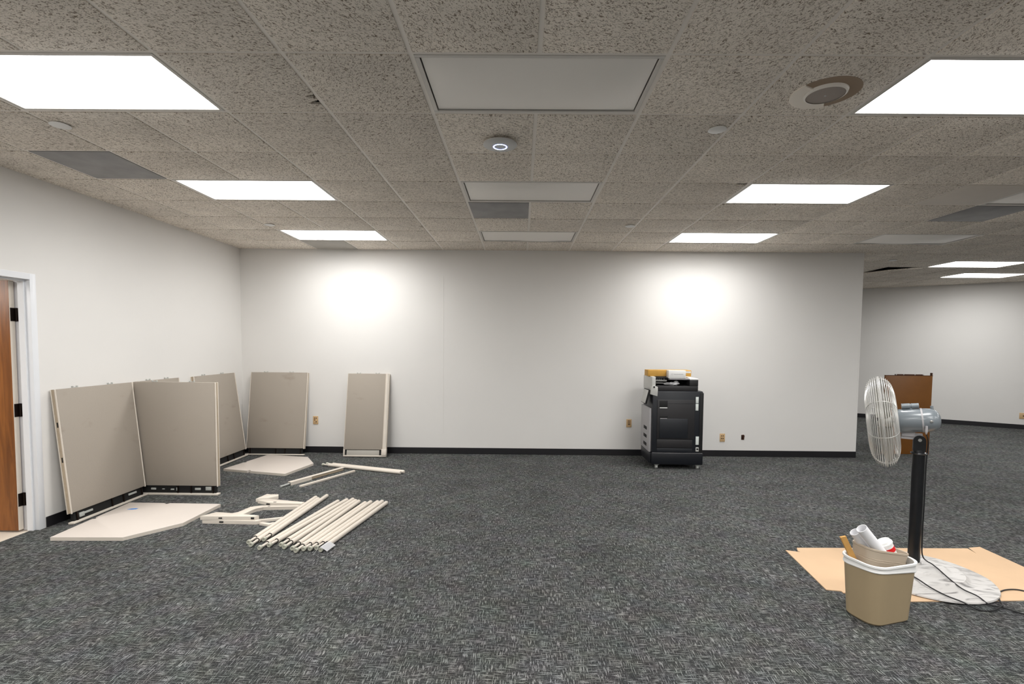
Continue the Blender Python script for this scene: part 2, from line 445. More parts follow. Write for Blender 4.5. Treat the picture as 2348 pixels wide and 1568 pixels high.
# ------------------------------------------------------------------ door in the left wall
door = thing('door_1', 'brown wooden door standing open in its white metal frame in the left wall', 'door', (XL, DY1, 0))
door['kind'] = 'structure'
def dl(bm): bmesh.ops.translate(bm, vec=(-XL, -DY1, 0), verts=bm.verts); return bm
bm = NB()
box(bm, XL - 0.135, XL + 0.006, DY1, DY1 + 0.052, 0, DZ + 0.05, bev=0.002)
box(bm, XL - 0.135, XL + 0.006, DY0 - 0.052, DY0, 0, DZ + 0.05, bev=0.003)
box(bm, XL - 0.135, XL + 0.006, DY0, DY1, DZ, DZ + 0.05, bev=0.001, seg=1)
box(bm, XL - 0.085, XL - 0.035, DY1 - 0.016, DY1 + 0.001, 0, DZ)
box(bm, XL - 0.085, XL - 0.035, DY0 - 0.001, DY0 + 0.016, 0, DZ)
box(bm, XL - 0.085, XL - 0.035, DY0 + 0.016, DY1 - 0.016, DZ - 0.016, DZ + 0.001)
obj('door_frame', dl(bm), M['frame'], door)
bm = NB(); box(bm, -4.59, -3.692, 1.683, 1.728, 0.012, 2.108, bev=0.002); leaf = obj('door_leaf', dl(bm), M['door'], door)
leaf['label'] = 'brown wood veneer leaf swung open'
bm = NB(); box(bm, -3.692, -3.6905, 1.685, 1.726, 0.014, 2.106); obj('edge_strip', dl(bm), M['cream'], door)
for z in (0.27, 1.03, 1.83):
    bm = NB(); box(bm, -3.6905, -3.688, 1.690, 1.728, z - 0.055, z + 0.055); cyl(bm, (-3.681, 1.733, z - 0.056), (-3.681, 1.733, z + 0.056), 0.008, 10)
    box(bm, -3.69, -3.655, 1.728, 1.7335, z - 0.055, z + 0.055)
    obj('hinge', dl(bm), M['bronze'], door)

# ------------------------------------------------------------------ ceiling grid, tiles, light panels
lit = [(-4, 0), (-4, 3), (-4, 6), (4, 0), (4, 3), (4, 6), (12, 9), (14, 11)]
unlit = [(0, 0), (0, 3), (0, 6), (8, 3), (8, 6)]
hidden_lit = [(-4, -3), (4, -3), (-4, -6), (4, -6), (12, 0), (12, 3), (12, 6), (12, -3), (0, -6), (0, -3), (8, -3), (8, -6)]  # out-of-view panels; some behind the viewer added for more frontal light
fixcell = {}
for i, (c, r) in enumerate(lit + unlit + hidden_lit):
    for k in (0, 1): fixcell[(c + k, r)] = i
CL = XL / T                                 # left wall in tiles
def in_room(c, r):
    x0, y0 = c * T, r * T
    if r >= 8: return c >= 8 and ((x0 + T * 0.5 - D0.x) * d.y - (y0 + T * 0.5 - D0.y) * d.x) > -0.45
    return -6 <= c <= 20
def seen(c, r):
    dep = r + 1 + 3.96
    if dep < 2.3: return False
    if r >= 8 and (c + 1 - 0.88) * (7.99 + 3.96) < (8.97 - 0.88) * (r + 3.96): return False
    return -1.12 * dep - 0.6 < (c + 1 - 0.88) and (c - 0.88) < 1.08 * dep + 0.3
bm = NB()
f = bm.faces.new([bm.verts.new(p) for p in ((XL - 0.1, YMIN - 0.1, H + 0.2), (XMAX + 0.1, YMIN - 0.1, H + 0.2), (XMAX + 0.1, 6.3, H + 0.2), (5.1, 11.6, H + 0.2), (5.1, 5.0, H + 0.2), (XL - 0.1, 5.0, H + 0.2))])
g = bmesh.ops.extrude_face_region(bm, geom=[f]); bmesh.ops.translate(bm, vec=(0, 0, 0.08), verts=[v for v in g['geom'] if isinstance(v, bmesh.types.BMVert)])
ceiling = struct('ceiling', bm, M['plenum'])

def tile_mesh(name, notch=None):
    h = T / 2 - 0.0125
    if notch is None: pts = [(-h, -h), (h, -h), (h, h), (-h, h)]
    else: pts = notch(h)
    bm = NB()
    n = len(pts)
    lo = [bm.verts.new((p[0] * (1 - 0.004 / h), p[1] * (1 - 0.004 / h), -0.0055)) for p in pts]
    mid = [bm.verts.new((p[0], p[1], -0.004)) for p in pts]
    hi = [bm.verts.new((p[0], p[1], 0.001)) for p in pts]
    wd = [bm.verts.new((p[0] * 1.03, p[1] * 1.03, 0.0012)) for p in pts]
    tp = [bm.verts.new((p[0] * 1.03, p[1] * 1.03, 0.014)) for p in pts]
    loft(bm, [lo, mid, hi, wd, tp])
    finish(bm, 25)
    me = bpy.data.meshes.new(name); bm.to_mesh(me); bm.free()
    return me
TM = tile_mesh('ceiling_tile'); TM.materials.append(M['tile'])
def variant(mname, label):
    me = TM.copy(); me.materials.clear(); me.materials.append(M[mname]); return me, label
special = {(0, 4): variant('tiledark', 'plain dark grey tile'), (-5, 2): variant('tiledark', 'dark grey smudged tile'),
           (8, 4): variant('tiledark', 'plain dark grey tile'), (-4, 7): variant('tilegrey', 'smooth pale grey tile'),
           (7, 3): variant('tilesmooth', 'smooth plain tile')}
def n1(h): return [(-h, -h), (h, -h), (h, 0.085), (h - 0.030, 0.092), (h - 0.052, 0.105), (h - 0.030, 0.118), (h - 0.006, 0.130), (h - 0.004, 0.150), (h - 0.050, 0.168), (h - 0.066, 0.185), (h - 0.030, 0.200), (h, 0.196), (h, h), (-h, h)]
def n2(h): return [(-h, -h), (h - 0.10, -h), (h - 0.095, -h + 0.045), (h - 0.05, -h + 0.05), (h, -h + 0.055), (h, h), (-h, h)]
def n3(h): return [(-h, -h), (h, -h), (h, 0.05), (h - 0.03, 0.06), (h - 0.045, 0.075), (h - 0.02, 0.09), (h, 0.12), (h, h), (-h, h)]
for key, fn in (((-2, 0), n1), ((3, 3), n2), ((-2, 5), n3)):
    me = tile_mesh('ceiling_tile', fn); me.materials.append(M['tile']); special[key] = (me, 'tile with a piece broken out of its edge')
special[(11, 10)] = (TM, 'damaged tile sagging out of the grid')
hid = NB(); nt_ = 0
for r in range(-10, 19):
    for c in range(-6, 22):
        if not in_room(c, r) or (c, r) in fixcell: continue
        x0, x1 = max(c * T, XL), (c + 1) * T
        y0, y1 = r * T, (r + 1) * T
        if r == 7 and x0 < XR: y1 = min(y1, YW)
        if not seen(c, r):
            hid.faces.new([hid.verts.new(p) for p in ((x0, y0, H - 0.004), (x0, y1, H - 0.004), (x1, y1, H - 0.004), (x1, y0, H - 0.004))]); continue
        me, lab = special.get((c, r), (TM, None))
        o = bpy.data.objects.new('ceiling_tile', me); C.objects.link(o); o.parent = ceiling
        o.location = ((x0 + x1) / 2, (y0 + y1) / 2, H)
        o.scale = ((x1 - x0) / T, (y1 - y0) / T, 1)
        if lab: o['label'] = lab
        if (c, r) == (11, 10): o.rotation_euler = (math.radians(3), math.radians(-5), 0); o.location.z = H - 0.02
        nt_ += 1
hid_o = obj('tile_field', hid, M['tile'], ceiling, recalc=False); hid_o['kind'] = 'stuff'
# tee bars
def bar(x0, x1, y0, y1):
    zb = H if x1 - x0 < y1 - y0 else H + 0.0004
    bm = NB(); box(bm, x0, x1, y0, y1, zb, H + 0.0016); 
    if x1 - x0 > y1 - y0: box(bm, x0, x1, (y0 + y1) / 2 - 0.002, (y0 + y1) / 2 + 0.002, H + 0.0016, H + 0.035)
    else: box(bm, (x0 + x1) / 2 - 0.002, (x0 + x1) / 2 + 0.002, y0, y1, H + 0.0016, H + 0.035)
    obj('tee_bar', bm, M['tee'], ceiling, flat=True)
hw = 0.0118
for c in range(-5, 21):
    run = None
    for r in range(-3, 20):
        ok = (in_room(c, r) or in_room(c - 1, r)) and (seen(c, r) or seen(c - 1, r)) and not (fixcell.get((c, r), -1) == fixcell.get((c - 1, r), -2))
        if ok and run is None: run = r
        if not ok and run is not None:
            y1 = r * T
            if c * T < XR: y1 = min(y1, YW)
            bar(c * T - hw, c * T + hw, run * T, y1); run = None
for r in range(-2, 19):
    run = None
    for c in range(-6, 23):
        ok = in_room(c, r - 1) and (seen(c, r) or seen(c, r - 1)) and (in_room(c, r))
        if r == 8: ok = in_room(c, 7) and c >= 8 and seen(c, 7)
        if ok and run is None: run = c
        if not ok and run is not None:
            bar(max(run * T, XL, XR if r >= 8 else XL), c * T, r * T - hw, r * T + hw); run = None
# wall angle along the far and left wall
bm = NB(); box(bm, XL, XR, YW - 0.02, YW, H - 0.0005, H + 0.0012); box(bm, XL, XL + 0.02, -2.5, YW, H - 0.0005, H + 0.0012)
obj('wall_angle', bm, M['tee'], ceiling, flat=True)

def fixture(label, on, c, r, group):
    t = thing('ceiling_light', label, 'ceiling light', ((c + 1) * T, (r + 0.5) * T, H), 0, group)
    a, b = T - 0.0125, T / 2 - 0.0125
    bm = NB()
    for (x0, x1, y0, y1) in ((-a, a, -b, -b + 0.022), (-a, a, b - 0.022, b), (-a, -a + 0.022, -b + 0.022, b - 0.022), (a - 0.022, a, -b + 0.022, b - 0.022)):
        box(bm, x0, x1, y0, y1, -0.003, 0.012, bev=0.002, seg=1)
    box(bm, -a, a, -b, b, 0.075, 0.09)
    for (x0, x1, y0, y1) in ((-a, a, -b, -b + 0.003), (-a, a, b - 0.003, b), (-a, -a + 0.003, -b, b), (a - 0.003, a, -b, b)): box(bm, x0, x1, y0, y1, 0.012, 0.075)
    obj('fixture_frame', bm, M['alu'], t)
    bm = NB()
    nx, ny = 14, 8; aa, bb = (a - 0.024, b - 0.024) if on else (a - 0.028, b - 0.028)
    V = []
    for j in range(ny + 1):
        row = []
        for i in range(nx + 1):
            u, v = i / nx * 2 - 1, j / ny * 2 - 1
            sag = 0.0 if on else -0.030 * (1 - u ** 4) * (1 - abs(v) ** 2.5) * (0.9 + 0.45 * math.sin(2.6 * u + c + r + 1.3 * v))
            row.append(bm.verts.new((u * aa, v * bb, 0.006 + sag)))
        V.append(row)
    for j in range(ny):
        for i in range(nx): bm.faces.new((V[j][i], V[j + 1][i], V[j + 1][i + 1], V[j][i + 1]))
    obj('diffuser', bm, M['lit'] if on else M['unlit'], t, recalc=False)
    if on:
        al = bpy.data.lights.new('panel_lamp', 'AREA'); al.shape = 'RECTANGLE'; al.size = 2 * aa; al.size_y = 2 * bb
        al.energy = LAMP_W; al.spread = math.radians(LAMP_SPREAD); al.color = (1.0, 0.995, 0.985)
        ao = bpy.data.objects.new('panel_lamp', al); C.objects.link(ao); ao.parent = t; ao.location = (0, 0, 0.004)
    for f in [ch for ch in t.children if ch.name.startswith('diffuser')][-1].data.polygons: f.use_smooth = True
    return t
G1, G2 = 'lit ceiling light panels', 'unlit ceiling light panels'
for (c, r), lab in zip(lit, (
        'glowing ceiling panel at upper left, the nearest on the left side', 'glowing ceiling panel on the left, middle of the three in its row',
        'glowing ceiling panel on the left, farthest one close to the far wall', 'glowing ceiling panel at upper right, next to the round speaker',
        'glowing ceiling panel on the right, middle of the three in its row', 'glowing ceiling panel on the right, close above the far wall over the copier',
        'glowing ceiling panel beyond the end of the far wall, the nearer of two', 'glowing ceiling panel farthest away, just above the slanted back wall')):
    fixture(lab, True, c, r, G1)
for (c, r), lab in zip(unlit, (
        'large unlit ceiling light panel in the middle, nearest to the viewer', 'unlit ceiling light panel in the middle row behind the round access point',
        'unlit ceiling light panel in the middle, right by the far wall', 'unlit ceiling light panel at the right edge beside a dark tile',
        'unlit ceiling light panel on the right near the end of the far wall')):
    fixture(lab, False, c, r, G2)
for (c, r) in hidden_lit:
    fixture('glowing ceiling panel outside the view, %s, %s' % ({-4: 'left row', 4: 'right row', 12: 'far right row', 0: 'added middle row', 8: 'added row between right and far right'}[c],
            {-3: 'first behind the viewer', -6: 'second behind the viewer', 0: 'level with the nearest panels', 3: 'level with the second panels', 6: 'level with the third panels'}[r]), True, c, r, 'lit panels outside the view')

# round things on the ceiling
ZT = H - 0.0055
t = thing('access_point', 'round white wireless access point with glowing blue ring on ceiling', 'access point', (0.382, 0.999, ZT))
bm = NB(); lathe(bm, (0, 0, 0), (0, 0, -1), [(0, 0.055), (0.012, 0.06), (0.0121, 0.09), (0.018, 0.112), (0.026, 0.114), (0.033, 0.10), (0.0368, 0.07), (0.0374, 0.052), (0.037, 0.036), (0.037, 0.001)], 40, True, True)
obj('shell', bm, M['ap'], t)
bm = NB(); tube(bm, [(0.044 * math.cos(a), 0.044 * math.sin(a), -0.0372) for a in [2 * math.pi * i / 40 for i in range(40)]], 0.0026, 6, True); obj('light_ring', bm, M['ring'], t)
bm = NB()
for rr in (0.0482, 0.0398): tube(bm, [(rr * math.cos(a), rr * math.sin(a), -0.0368) for a in [2 * math.pi * i / 40 for i in range(40)]], 0.0016, 6, True)
obj('ring_rim', bm, M['ring2'], t)
t = thing('ceiling_speaker', 'round ceiling speaker with dark grille beside upper right light panel', 'speaker', (2.155, 0.336, ZT))
def sector(a0, a1, prof, n=30):
    bm = NB(); rows = []
    for i in range(n + 1):
        a = math.radians(a0 + (a1 - a0) * i / n)
        rows.append([bm.verts.new((r * math.cos(a), r * math.sin(a), -z)) for z, r in prof])
    loft(bm, rows)
    return bm
obj('rim_plate', sector(62, 208, [(0, 0.172), (0.006, 0.172), (0.010, 0.160), (0.008, 0.106), (0, 0.106)]), M['spkrim'], t)
obj('bare_opening', sector(-152, 62, [(0, 0.168), (0.002, 0.168), (0.002, 0.106), (0, 0.106)]), M['spkdark'], t)
bm = NB(); lathe(bm, (0, 0, -0.002), (0, 0, -1), [(0, 0.108), (0.010, 0.104), (0.014, 0.094)], 40, True, False); obj('inner_ring', bm, M['tee'], t)
bm = NB(); lathe(bm, (0, 0, -0.009), (0, 0, -1), [(0, 0.096), (0.003, 0.095), (0.006, 0.05), (0.007, 0.001)], 40, True, True); obj('grille', bm, M['spk'], t)
bm = NB(); lathe(bm, (0, 0, -0.0155), (0, 0, -1), [(0, 0.007), (0.002, 0.006), (0.003, 0.001)], 12); obj('screw', bm, M['steel'], t)
bm = NB(); lathe(bm, (0, 0, 0), (0, 0, -1), [(0, 0.040), (0.004, 0.040), (0.0042, 0.054), (0.009, 0.056), (0.0125, 0.048), (0.0135, 0.001)], 28)
cov = obj('sprinkler_cover', bm, M['white'])
for i, (x, y, lab) in enumerate(((-2.384, 0.779, 'white disc sprinkler cover at upper left beside the nearest left light panel'),
                     (1.753, 0.786, 'white disc sprinkler cover right of the access point'),
                     (1.759, 3.315, 'small white disc sprinkler cover near the far wall, right of centre'),
                     (-2.374, 3.374, 'small white disc sprinkler cover near the far left light panel'),
                     (6.265, 5.391, 'tiny white disc sprinkler cover beyond the end of the far wall'))):
    o = cov if i == 0 else cov.copy()
    if i: C.objects.link(o)
    o.location = (x, y, ZT); tag(o, lab, 'sprinkler cover', 'sprinkler covers on the ceiling')

# ------------------------------------------------------------------ wall outlets
def outlet(x, z, kind, label):
    t = thing('wall_outlet', label, 'outlet', (x, YW, z), 0, 'outlets on the far wall')
    if kind == 'box':
        bm = NB(); prism(bm, [(-0.021, -0.038), (0.019, -0.040), (0.026, 0.020), (0.016, 0.036), (-0.022, 0.032)], 0, 0.005)
        bmesh.ops.rotate(bm, cent=(0, 0, 0), matrix=Matrix.Rotation(math.pi / 2, 3, 'X'), verts=bm.verts)
        obj('box_opening', bm, M['socket'], t)
        bm = NB(); box(bm, -0.015, -0.002, -0.009, -0.004, -0.03, 0.016, bev=0.002); obj('wire_stub', bm, M['bronze'], t)
        return
    bm = NB(); box(bm, -0.038, 0.038, -0.008, 0, -0.06, 0.06, bev=0.003); obj('plate', bm, M['plate'], t)
    holes = {'a': [(-0.012, 0.030), (0.012, 0.030), (-0.012, 0.004), (0.010, -0.024)], 'b': [(-0.010, 0.032), (0.012, 0.032), (-0.010, 0.006), (0.011, 0.006), (-0.008, -0.016), (0.010, -0.016)],
             'c': [(-0.013, 0.026), (0.012, 0.026), (-0.013, -0.012), (0.011, -0.012)]}[kind]
    for hx, hz in holes:
        bm = NB(); cyl(bm, (hx, -0.0085, hz), (hx, -0.004, hz), 0.0085, 12); obj('socket', bm, M['socket'], t)
outlet(-2.489, 0.482, 'a', 'tan outlet plate between the two leaning dividers on the far wall')
outlet(2.129, 0.480, 'b', 'tan outlet plate with six sockets left of the copier')
outlet(3.505, 0.280, 'c', 'tan outlet plate with four holes low right of the copier')
outlet(3.805, 0.289, 'box', 'small dark uncovered outlet hole, the rightmost on the far wall')
pw = D0 + d * ((10.70 - D0.x) / d.x)
t = thing('wall_outlet', 'small tan outlet plate on the slanted back wall at right edge', 'outlet', (pw.x, pw.y, 0.27), math.atan2(d.y, d.x))
bm = NB(); box(bm, -0.06, 0.06, -0.009, 0, -0.06, 0.06, bev=0.003); obj('plate', bm, M['plate'], t)
bm = NB(); cyl(bm, (0, -0.0095, 0), (0, -0.004, 0), 0.012, 12); obj('socket', bm, M['socket'], t)

# ------------------------------------------------------------------ cubicle dividers
GD = 'fabric cubicle dividers stood against the walls'
def divider(label, w, loc, rotz, lean, zh=1.195, post=False, debris=False):
    th = 0.045
    e = thing('cubicle_divider', label, 'divider', (loc[0], loc[1], th * math.sin(lean)), 0, GD)
    e.rotation_mode = 'XYZ'; e.rotation_euler = (-lean, 0, rotz)
    # local: x along the width, front face at y=0 looking to -y, z up
    e.matrix_world = Matrix.Translation(e.location) @ Matrix.Rotation(rotz, 4, 'Z') @ Matrix.Rotation(-lean, 4, 'X')
    bm = NB(); box(bm, 0.0065, w - 0.014, 0.0, th, 0.098, zh - 0.003, bev=0.005); obj('fabric_panel', bm, M['fabric'], e)
    for x0, tw in ((0.0, 0.007), (w - 0.016, 0.016)):
        bm = NB(); box(bm, x0 + (0.004 if x0 else 0), x0 + tw, -0.0015, 0.0115, 0.091, zh - 0.001, bev=0.002, seg=1); box(bm, x0, x0 + 0.016, th - 0.008, th + 0.001, 0.09, zh, bev=0.002)
        tr = obj('side_trim', bm, M['cream'], e)
        bm = NB(); box(bm, x0 + 0.003, x0 + 0.013, 0.011, th - 0.007, 0.095, zh - 0.004); obj('edge_groove', bm, M['cream2'], tr)
        if x0 == 0.0:
            for z in (0.55, 0.86):
                bm = NB(); box(bm, x0 + 0.0015, x0 + 0.006, 0.016, 0.027, z, z + 0.045); obj('slot', bm, M['black'], tr)
    bm = NB(); box(bm, 0.004, w - 0.004, 0.002, th - 0.002, zh - 0.008, zh - 0.001, bev=0.002); obj('top_rail', bm, M['fabric'], e)
    for fx in (0.25, 0.70):
        bm = NB(); cx = fx * w
        box(bm, cx - 0.028, cx - 0.018, 0.012, 0.03, zh, zh + 0.016, bev=0.003); box(bm, cx + 0.018, cx + 0.028, 0.012, 0.03, zh, zh + 0.016, bev=0.003); box(bm, cx - 0.018, cx + 0.018, 0.015, 0.027, zh, zh + 0.006, bev=0.002)
        obj('top_clip', bm, M['clip'], e)
    if not post:
        bm = NB(); box(bm, 0.03, w - 0.03, 0.014, th - 0.002, 0.018, 0.099); obj('base_cavity', bm, M['black'], e)
        bm = NB(); box(bm, -0.004, w + 0.004, -0.012, th - 0.004, 0.0, 0.018, bev=0.003); obj('foot_rail', bm, M['cream'], e)
        for fx in (0.06, 0.5, 0.66, 0.93):
            bm = NB(); box(bm, fx * w, fx * w + 0.012, 0.004, 0.014, 0.018, 0.098); obj('strut', bm, M['bronze'], e)
    else:
        bm = NB(); box(bm, 0.0, w, -0.004, th, 0.0, 0.02, bev=0.003); box(bm, 0.0, 0.018, -0.004, th, 0.02, 0.10, bev=0.002); obj('foot_rail', bm, M['cream'], e)
        bm = NB(); box(bm, 0.02, w - 0.06, 0.02, th - 0.004, 0.02, 0.099); obj('base_cavity', bm, M['black'], e)
        bm = NB(); box(bm, 0.045, w - 0.10, 0.008, 0.02, 0.022, 0.092, bev=0.002); obj('base_plate', bm, M['tilegrey'], e)
        bm = NB(); lathe(bm, (w - 0.032, 0.012, 0.112), (0, 0, 1), [(0, 0.0), (0.001, 0.028), (zh - 0.113, 0.028), (zh - 0.112, 0.0)], 20, False, False); obj('corner_post', bm, M['cream'], e)
        bm = NB(); box(bm, w - 0.066, w + 0.004, -0.018, th, 0.02, 0.112, bev=0.008); obj('post_foot', bm, M['cream'], e)
    if debris:
        rr = random.Random(int(w * 1000))
        for fx, dx, dz in debris:
            bm = NB(); zc = 0.045 + rr.random() * 0.03; box(bm, fx * w - dx / 2, fx * w + dx / 2, 0.004, 0.014, zc - dz * 0.32, zc + dz * 0.32, bev=0.002); obj('base_clip', bm, M['clip'], e)
    return e
PI = math.pi
divider('taupe fabric divider leaning on the left wall, nearest the brown door', 0.865, (-3.393, 1.866), PI / 2, math.radians(5.6), debris=[(0.12, 0.05, 0.06), (0.2, 0.09, 0.03), (0.8, 0.10, 0.03)])
divider('taupe fabric divider standing upright at a right angle to the wall', 0.872, (-3.528, 2.754), 0.0, 0.0, debris=[(0.21, 0.05, 0.03), (0.33, 0.025, 0.012), (0.44, 0.035, 0.02), (0.5, 0.02, 0.05), (0.75, 0.06, 0.035), (0.88, 0.06, 0.06)])
divider('divider leaning on the left wall, hidden except its top edge', 0.62, (-3.420, 2.83), PI / 2, math.radians(4.6))
divider('taupe fabric divider leaning on the left wall by the room corner', 0.885, (-3.368, 3.72), PI / 2, math.radians(7.4))
divider('wide taupe fabric divider leaning on the far wall beside the corner', 0.836, (-3.408, 4.636), 0.0, math.radians(8.9))
divider('narrow taupe fabric divider with cream corner post leaning on far wall', 0.610, (-1.988, 4.584), 0.0, math.radians(11.4), post=True)

# ------------------------------------------------------------------ worktops on the carpet
def worktop(name, pts, label, notches):
    cx = sum(p[0] for p in pts) / len(pts); cy = sum(p[1] for p in pts) / len(pts)
    full = []
    n = len(pts)
    for i in range(n):
        a = Vector(pts[i]); b = Vector(pts[(i + 1) % n]); full.append(a)
        if i in notches:
            ed = (b - a).normalized(); inn = Vector((-ed.y, ed.x))
            m = a.lerp(b, notches[i])
            full += [m - ed * 0.022, m - ed * 0.016 + inn * 0.028, m + ed * 0.016 + inn * 0.028, m + ed * 0.022]
    t = thing(name, label, 'worktop', (cx, cy, 0), 0, 'corner worktops lying on the carpet')
    bm = NB(); prism(bm, [(p.x - cx, p.y - cy) for p in full], 0.0, 0.030, bev=0.002); obj('board', bm, M['lam'], t)
    bm = NB(); prism(bm, [((p.x - cx) * 1.001 + 0, (p.y - cy) * 1.001) for p in full], 0.003, 0.027)
    obj('edge_band', bm, M['cream'], t)
    return t
worktop('corner_worktop', [(-3.258, 1.510), (-2.680, 1.524), (-2.420, 1.862), (-2.405, 2.385), (-3.315, 2.400)], 'white corner worktop with blue tape lying below the nearest divider', {3: 0.58, 4: 0.5})
worktop('corner_worktop', [(-3.195, 3.748), (-2.320, 3.535), (-2.200, 4.085), (-2.430, 4.445), (-3.045, 4.558)], 'white corner worktop lying in front of the room corner', {0: 0.42, 4: 0.55})
bm = NB(); prism(bm, [(-0.042, -0.012), (0.0, -0.014), (0.038, -0.004), (0.042, 0.018), (0.02, 0.02), (-0.014, 0.010)], 0, 0.0012)
tag(obj('tape_scrap', bm, M['tape'], loc=(-3.135, 2.205, 0.030), angle=80), 'scrap of blue tape stuck on the nearest worktop', 'tape')

# ------------------------------------------------------------------ support tubes on the carpet
def pole_mesh():
    """tube along +x from the foot (x=0) to the far end (x=1.2)"""
    parts = {}
    bm = NB(); lathe(bm, (0.10, 0, 0), (1, 0, 0), [(0, 0.0172), (0.0005, 0.0195), (1.078, 0.0195), (1.086, 0.017), (1.0862, 0.0)], 20, True, False); parts['tube'] = (bm, M['cream'])
    bm = NB(); lathe(bm, (0.104, 0, 0), (1, 0, 0), [(0, 0.0178), (0, 0.0204), (0.028, 0.0204), (0.028, 0.0178)], 20, False, False); parts['collar'] = (bm, M['cream'])
    bm = NB(); cyl(bm, (0.02, 0, 0), (0.102, 0, 0), 0.0100, 14); parts['stem'] = (bm, M['cream'])
    bm = NB(); lathe(bm, (0, 0, 0), (1, 0, 0), [(0.006, 0.0), (0.006, 0.007), (0.0, 0.0085), (0.0, 0.0165), (0.008, 0.0180), (0.022, 0.0165), (0.034, 0.0105)], 18, False, True); parts['glide'] = (bm, M['glide'])
    bm = NB(); lathe(bm, (0.0992, 0, 0), (1, 0, 0), [(0, 0.0102), (0, 0.0172)], 20, False, False); parts['mouth'] = (bm, M['black'])
    return parts
GP = 'cream support poles lying in a row on the carpet'
proto = None
near = [(-1.631, 1.470), (-1.586, 1.420), (-1.540, 1.530), (-1.488, 1.362), (-1.440, 1.415), (-1.352, 1.428), (-1.305, 1.384), (-1.230, 1.360), (-1.184, 1.318), (-1.138, 1.350), (-1.092, 1.357), (-1.046, 1.372), (-1.001, 1.338)]
far = [(-1.576, 2.666), (-1.531, 2.627), (-1.486, 2.712), (-1.300, 2.546), (-1.227, 2.598), (-1.176, 2.580), (-1.130, 2.562), (-1.084, 2.602), (-1.010, 2.517), (-0.964, 2.548), (-0.894, 2.560), (-0.850, 2.580), (-0.803, 2.514)]
ordw = ['leftmost', 'second from left', 'third from left, reaching farthest back', 'fourth from left, beside the wide gap', 'fifth from left', 'sixth from left', 'middle one, seventh from left', 'eighth from left',
        'ninth from left', 'tenth from left', 'third from right', 'second from right', 'rightmost, with paper tag']
def rod_at(p, q, z, label, group):
    global proto
    p, q = Vector(p), Vector(q)
    rz = math.atan2(q.y - p.y, q.x - p.x)
    if proto is None:
        proto = thing('support_pole', label, 'pole', (p.x, p.y, z), rz, group)
        for k, (bm, mm) in pole_mesh().items(): obj(k, bm, mm, proto)
        return proto
    o = dup(proto, (p.x, p.y, z), rz, label); o['group'] = group
    return o
for i in range(13):
    rod_at(near[i], far[i], 0.0205, 'cream metal pole in the row of thirteen, ' + ordw[i], GP)
GP2 = 'cream poles lying by the far worktop'
rod_at((-2.072, 4.062), (-0.903, 3.664), 0.0205, 'cream pole lying crosswise in front of the narrow divider, nearer one', GP2)
rod_at((-2.035, 4.108), (-0.889, 3.718), 0.0205, 'cream pole lying crosswise in front of the narrow divider, farther one', GP2)
# paper tag on the last pole
pv, qv = Vector((-1.001, 1.338)), Vector((-0.803, 2.514)); dv = (qv - pv).normalized()
tg = thing('paper_tag', 'white paper tag tied on the rightmost pole of the row', 'tag', (pv.x + dv.x * 0.055, pv.y + dv.y * 0.055, 0.0415), math.atan2(dv.y, dv.x))
bm = NB(); V = []
for j in range(7):
    a = j / 6; yy = 0.018 - a * 0.075; zz = 0.0 - 0.038 * max(0, a - 0.25) ** 1.2
    V.append([bm.verts.new((x, yy, zz)) for x in (-0.055, 0.07)])
for j in range(6): bm.faces.new((V[j][0], V[j][1], V[j + 1][1], V[j + 1][0]))
g = bmesh.ops.solidify(bm, geom=bm.faces[:], thickness=0.0015)
obj('sheet', bm, M['paper'], tg, flat=True)
bm = NB(); tube(bm, spline([(-0.055, 0.01, 0.0), (-0.08, 0.02, -0.02), (-0.105, 0.03, -0.04)], 6), 0.0012, 6); obj('string', bm, M['clip'], tg)

def channel_bar(p, q, w, h, label, deep):
    p, q = Vector(p), Vector(q); L_ = (q - p).length
    t = thing('steel_channel', label, 'channel', (p.x, p.y, 0), math.atan2(q.y - p.y, q.x - p.x), 'cream channels lying by the far worktop')
    bm = NB()
    if deep:
        box(bm, 0.0, L_, -w / 2, w / 2, h - 0.004, h, bev=0.001, seg=1); box(bm, 0.0, L_, w / 2 - 0.004, w / 2, 0, h - 0.004); box(bm, 0.0, L_ * 0.36, -w / 2, -w / 2 + 0.004, 0.0, h - 0.004)
        obj('channel_body', bm, M['cream'], t)
        bm = NB(); box(bm, 0.02, L_ - 0.02, -w / 2 + 0.005, w / 2 - 0.005, 0.004, h - 0.008); obj('channel_inside', bm, M['cream2'], t)
        bm = NB(); cyl(bm, (-0.10, 0.0, 0.014), (0.02, 0.0, 0.018), 0.010, 12); lathe(bm, (-0.115, 0, 0.013), (1, 0, 0), [(0, 0.008), (0.004, 0.013), (0.02, 0.012), (0.03, 0.008)], 14); obj('tip', bm, M['clip'], t)
    else:
        box(bm, 0, L_, -w / 2, w / 2, 0.0, h, bev=0.005); obj('channel_body', bm, M['cream'], t)
        bm = NB(); box(bm, L_ - 0.03, L_ + 0.004, -w / 2 + 0.004, w / 2 - 0.004, 0.004, h - 0.004, bev=0.002); obj('tip', bm, M['black'], t)
    return t
channel_bar((-2.085, 3.150), (-1.722, 3.855), 0.052, 0.038, 'wide cream U-shaped channel lying by the far worktop', True)
channel_bar((-1.927, 3.065), (-1.548, 3.770), 0.030, 0.024, 'thin cream square bar lying beside the wide channel', False)

